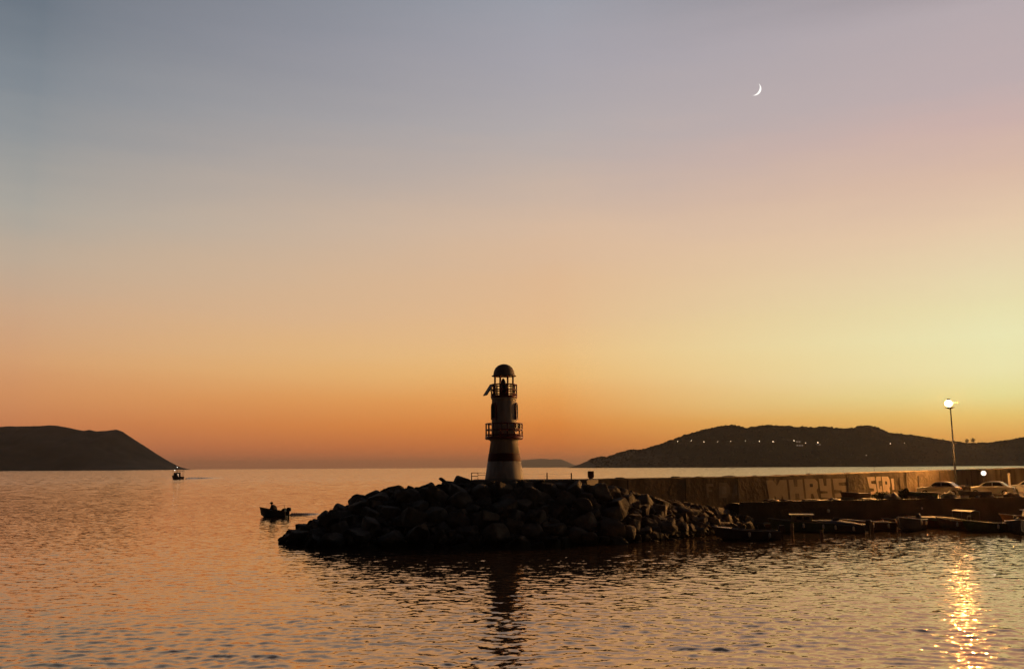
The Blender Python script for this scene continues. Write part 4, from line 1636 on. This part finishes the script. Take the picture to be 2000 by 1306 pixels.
def person(label, loc, rz):
    J = {'pelvis': ((0, 0, .12), .15), 'belly': ((.05, 0, .32), .15), 'chest': ((.17, 0, .56), .165), 'neck': ((.29, 0, .72), .06), 'head': ((.36, 0, .84), .10), 'crown': ((.39, 0, .93), .075)}
    E = [('pelvis', 'belly'), ('belly', 'chest'), ('chest', 'neck'), ('neck', 'head'), ('head', 'crown')]
    for s_, n_ in ((1, 'l'), (-1, 'r')):
        J['sh' + n_] = ((.20, .19 * s_, .62), .075)
        J['el' + n_] = ((.30, .27 * s_, .38), .05)
        J['wr' + n_] = ((.50, .17 * s_, .30), .034)
        J['pa' + n_] = ((.57, .14 * s_, .28), .036)
        J['hip' + n_] = ((.06, .10 * s_, .10), .10)
        J['kn' + n_] = ((.45, .17 * s_, .18), .068)
        J['an' + n_] = ((.42, .17 * s_, -.22), .045)
        J['to' + n_] = ((.58, .18 * s_, -.25), .04)
        E += [('chest', 'sh' + n_), ('sh' + n_, 'el' + n_), ('el' + n_, 'wr' + n_), ('wr' + n_, 'pa' + n_), ('pelvis', 'hip' + n_), ('hip' + n_, 'kn' + n_), ('kn' + n_, 'an' + n_), ('an' + n_, 'to' + n_)]
        for f in range(4):
            J['f%d' % f + n_] = ((.63, (.14 + .022 * (f - 1.5)) * s_, .285), .011)
            J['g%d' % f + n_] = ((.655 + .008 * (f % 3), (.14 + .022 * (f - 1.5)) * s_, .25), .009)
            E += [('pa' + n_, 'f%d' % f + n_), ('f%d' % f + n_, 'g%d' % f + n_)]
        J['th' + n_] = ((.585, .09 * s_, .265), .012)
        E += [('pa' + n_, 'th' + n_)]
    names = list(J)
    me = bpy.data.meshes.new('person')
    bm = bmesh.new()
    sk = bm.verts.layers.skin.verify()
    vs = {}
    for k in names:
        v = bm.verts.new(J[k][0])
        v[sk].radius = (J[k][1], J[k][1])
        v[sk].use_root = (k == 'pelvis')
        vs[k] = v
    for a, b in E:
        bm.edges.new((vs[a], vs[b]))
    bm.to_mesh(me)
    bm.free()
    me.materials.append(M['skin'])
    o = bpy.data.objects.new('person', me)
    COL.objects.link(o)
    o.modifiers.new('skin', 'SKIN').use_smooth_shade = True
    o.modifiers.new('sub', 'SUBSURF').levels = 1
    o.location = loc
    o.rotation_euler = (0, 0, rz)
    tag(o, label, 'person')
    mb = MB()
    mb.loft([[(cx + rx_ * math.cos(a), ry_ * math.sin(a), cz_) for a in np.linspace(0, 2 * PI, 17)[:-1]] for cx, rx_, ry_, cz_ in
             ((-.02, .24, .26, .02), (.01, .27, .27, .25), (.09, .28, .29, .48), (.17, .23, .27, .64), (.25, .13, .14, .74))], smooth=True)
    mb.build('jacket', M['cloth'], o)
    o.scale = (1.12, 1.15, 1.1)
    mb = MB()
    mb.sphere((.34, 0, .90), .15, 14, sq=(1.1, 1, .8))
    mb.box((.48, 0, .91), (.14, .16, .02))
    mb.build('cap', M['hair'], o)
    for s_ in (1, -1):
        mb = MB()
        mb.tube([(.2, .19 * s_, .63), (.30, .275 * s_, .38), (.47, .18 * s_, .305)], [.095, .07, .05], 9)
        mb.build('sleeve', M['cloth'], o)
        mb = MB()
        mb.tube([(.0, .10 * s_, .10), (.45, .17 * s_, .19), (.42, .17 * s_, -.2)], [.125, .088, .06], 9)
        mb.build('trouser_leg', M['navy'], o)


ct, st_ = math.cos(PI - R(12)), math.sin(PI - R(12))
person('hunched person in a cap seated facing the bow of the small fishing boat', (fb[0] + .0 * ct, fb[1] + .0 * st_, .50), PI - R(12))

# ------------------------------------------------------------------ tour boat far out
tb = wl(346, 935.5)
t = thing('tour_boat', 'dark two storey passenger boat with lit cabin and mast lamp under the far island', 'boat', tb, PI - R(38), 'boats under way')
mb = MB()
rl = hull(mb, 8.6, 3.2, 1.35, .5, .5, deck=.8, thick=.12)
mb.build('hull', M['boat_brown'], t)
rails(t, rl, M['wood'])
mb = MB()
mb.loft([[(-1.0, -1.2, .81), (2.2, -1.1, .81), (2.2, 1.1, .81), (-1.0, 1.2, .81)], [(-.9, -1.15, 3.45), (1.7, -1.0, 3.45), (1.7, 1.0, 3.45), (-.9, 1.15, 3.45)]])
wh = mb.build('wheelhouse', M['black'], t)
for sg in (-1, 1):
    for q in range(3):
        mb = MB()
        mb.box((-.5 + q * .85, sg * 1.12, 2.7), (.6, .12, .7))
        mb.build('window', M['dark_glass'], wh)
mb = MB()
mb.box((-.99, .35, 2.5), (.1, .6, .7))
mb.build('lit_window', M['win_lit'], wh)
mb = MB()
mb.box((-.985, .0, 2.0), (.1, .25, 1.5))
mb.build('lit_doorway', M['win_lit'], wh)
mb = MB()
mb.loft([[(-4.0, -1.45, 4.28), (2.2, -1.35, 4.28), (2.2, 1.35, 4.28), (-4.0, 1.45, 4.28)], [(-4.0, -1.4, 4.48), (2.2, -1.3, 4.48), (2.2, 1.3, 4.48), (-4.0, 1.4, 4.48)]])
mb.build('canopy', M['rail_pale'], t)
mb = MB()
for x in (-3.9, -2.4, -.95, 2.0):
    for sg in (-1, 1):
        mb.tube([(x, sg * 1.3, 1.1), (x, sg * 1.3, 4.28)], .06, 6)
mb.tube([(-3.9, 1.3, 2.1), (-1, 1.3, 2.1)], .04, 5)
mb.tube([(-3.9, -1.3, 2.1), (-1, -1.3, 2.1)], .04, 5)
mb.build('canopy_posts', M['wood'], t)
mb = MB()
mb.tube([(.4, 0, 4.48), (.4, 0, 6.0)], [.07, .04], 6)
ms = mb.build('mast', M['steel'], t)
mb = MB()
mb.sphere((.4, 0, 6.2), .2, 10)
mb.build('mast_lamp', M['boat_lamp'], ms)
mb = MB()
mb.sphere((2.35, .2, 4.55), .3, 10, sq=(1, 1, .8))
mb.build('bow_lamp', M['boat_lamp'], t)


# wakes: low trailing ridges of water
def wake(a, b, amp, wid, label, seed):
    a, b = Vector(a), Vector(b)
    n = 70
    u = (b - a)
    ln = u.length
    u.normalize()
    v = Vector((-u.y, u.x, 0))
    Vs = []
    prof = [(-1.6, -.15), (-1.0, -.02), (-.6, .45), (-.25, .9), (0, 1), (.25, .9), (.6, .45), (1.0, -.02), (1.6, -.15)]
    for i in range(n + 1):
        q = i / n
        am = amp * (1 - q) ** .6 * min(1, q * 12 + .4) * (1 + .15 * math.sin(i * 1.3 + seed))
        wd = wid * (.5 + 1.0 * q)
        c = a + u * (ln * q) + v * (.3 * wid * math.sin(i * .11 + seed))
        for s_, h_ in prof:
            Vs.append((c.x + v.x * s_ * wd, c.y + v.y * s_ * wd, am * h_ + .015))
    o = mesh_np('water', np.array(Vs), grid_faces(n + 1, len(prof)), M['sea'])
    tag(o, label, 'wake', kind='structure')


wake(Vector(wl(364, 935)), Vector(wl(440, 932.5)), .8, 1.0, 'dark wake trailing behind the passenger boat', 1.0)
wake(Vector(wl(567, 1006)), Vector(wl(626, 1003)), .26, .27, 'dark wake trailing behind the small fishing boat', 2.0)

# ------------------------------------------------------------------ haze
HAZE = 2.0e-5
if HAZE:
    mt, nt3 = newmat('haze_air')
    oo = nt3.nodes.new('ShaderNodeOutputMaterial')
    pv = nt3.nodes.new('ShaderNodeVolumePrincipled')
    pv.inputs['Color'].default_value = (1.0, 0.78, 0.55, 1)
    pv.inputs['Density'].default_value = HAZE
    pv.inputs['Anisotropy'].default_value = 0.62
    nt3.links.new(pv.outputs[0], oo.inputs['Volume'])
    mb = MB()
    mb.box((0, 28000, 220), (110000, 60000, 450))
    o = mb.build('haze', mt)
    tag(o, 'thin pale sea haze over the whole bay', 'haze', kind='stuff')

# ------------------------------------------------------------------ render settings
SC.view_settings.view_transform = 'Standard'
SC.view_settings.look = 'None'
SC.view_settings.exposure = 0
SC.view_settings.gamma = 1
SC.render.engine = 'CYCLES'
cy = SC.cycles
cy.max_bounces = 6
cy.diffuse_bounces = 2
cy.glossy_bounces = 3
cy.volume_bounces = 0
cy.sample_clamp_indirect = 0
cy.sample_clamp_direct = 14
cy.use_denoising = True
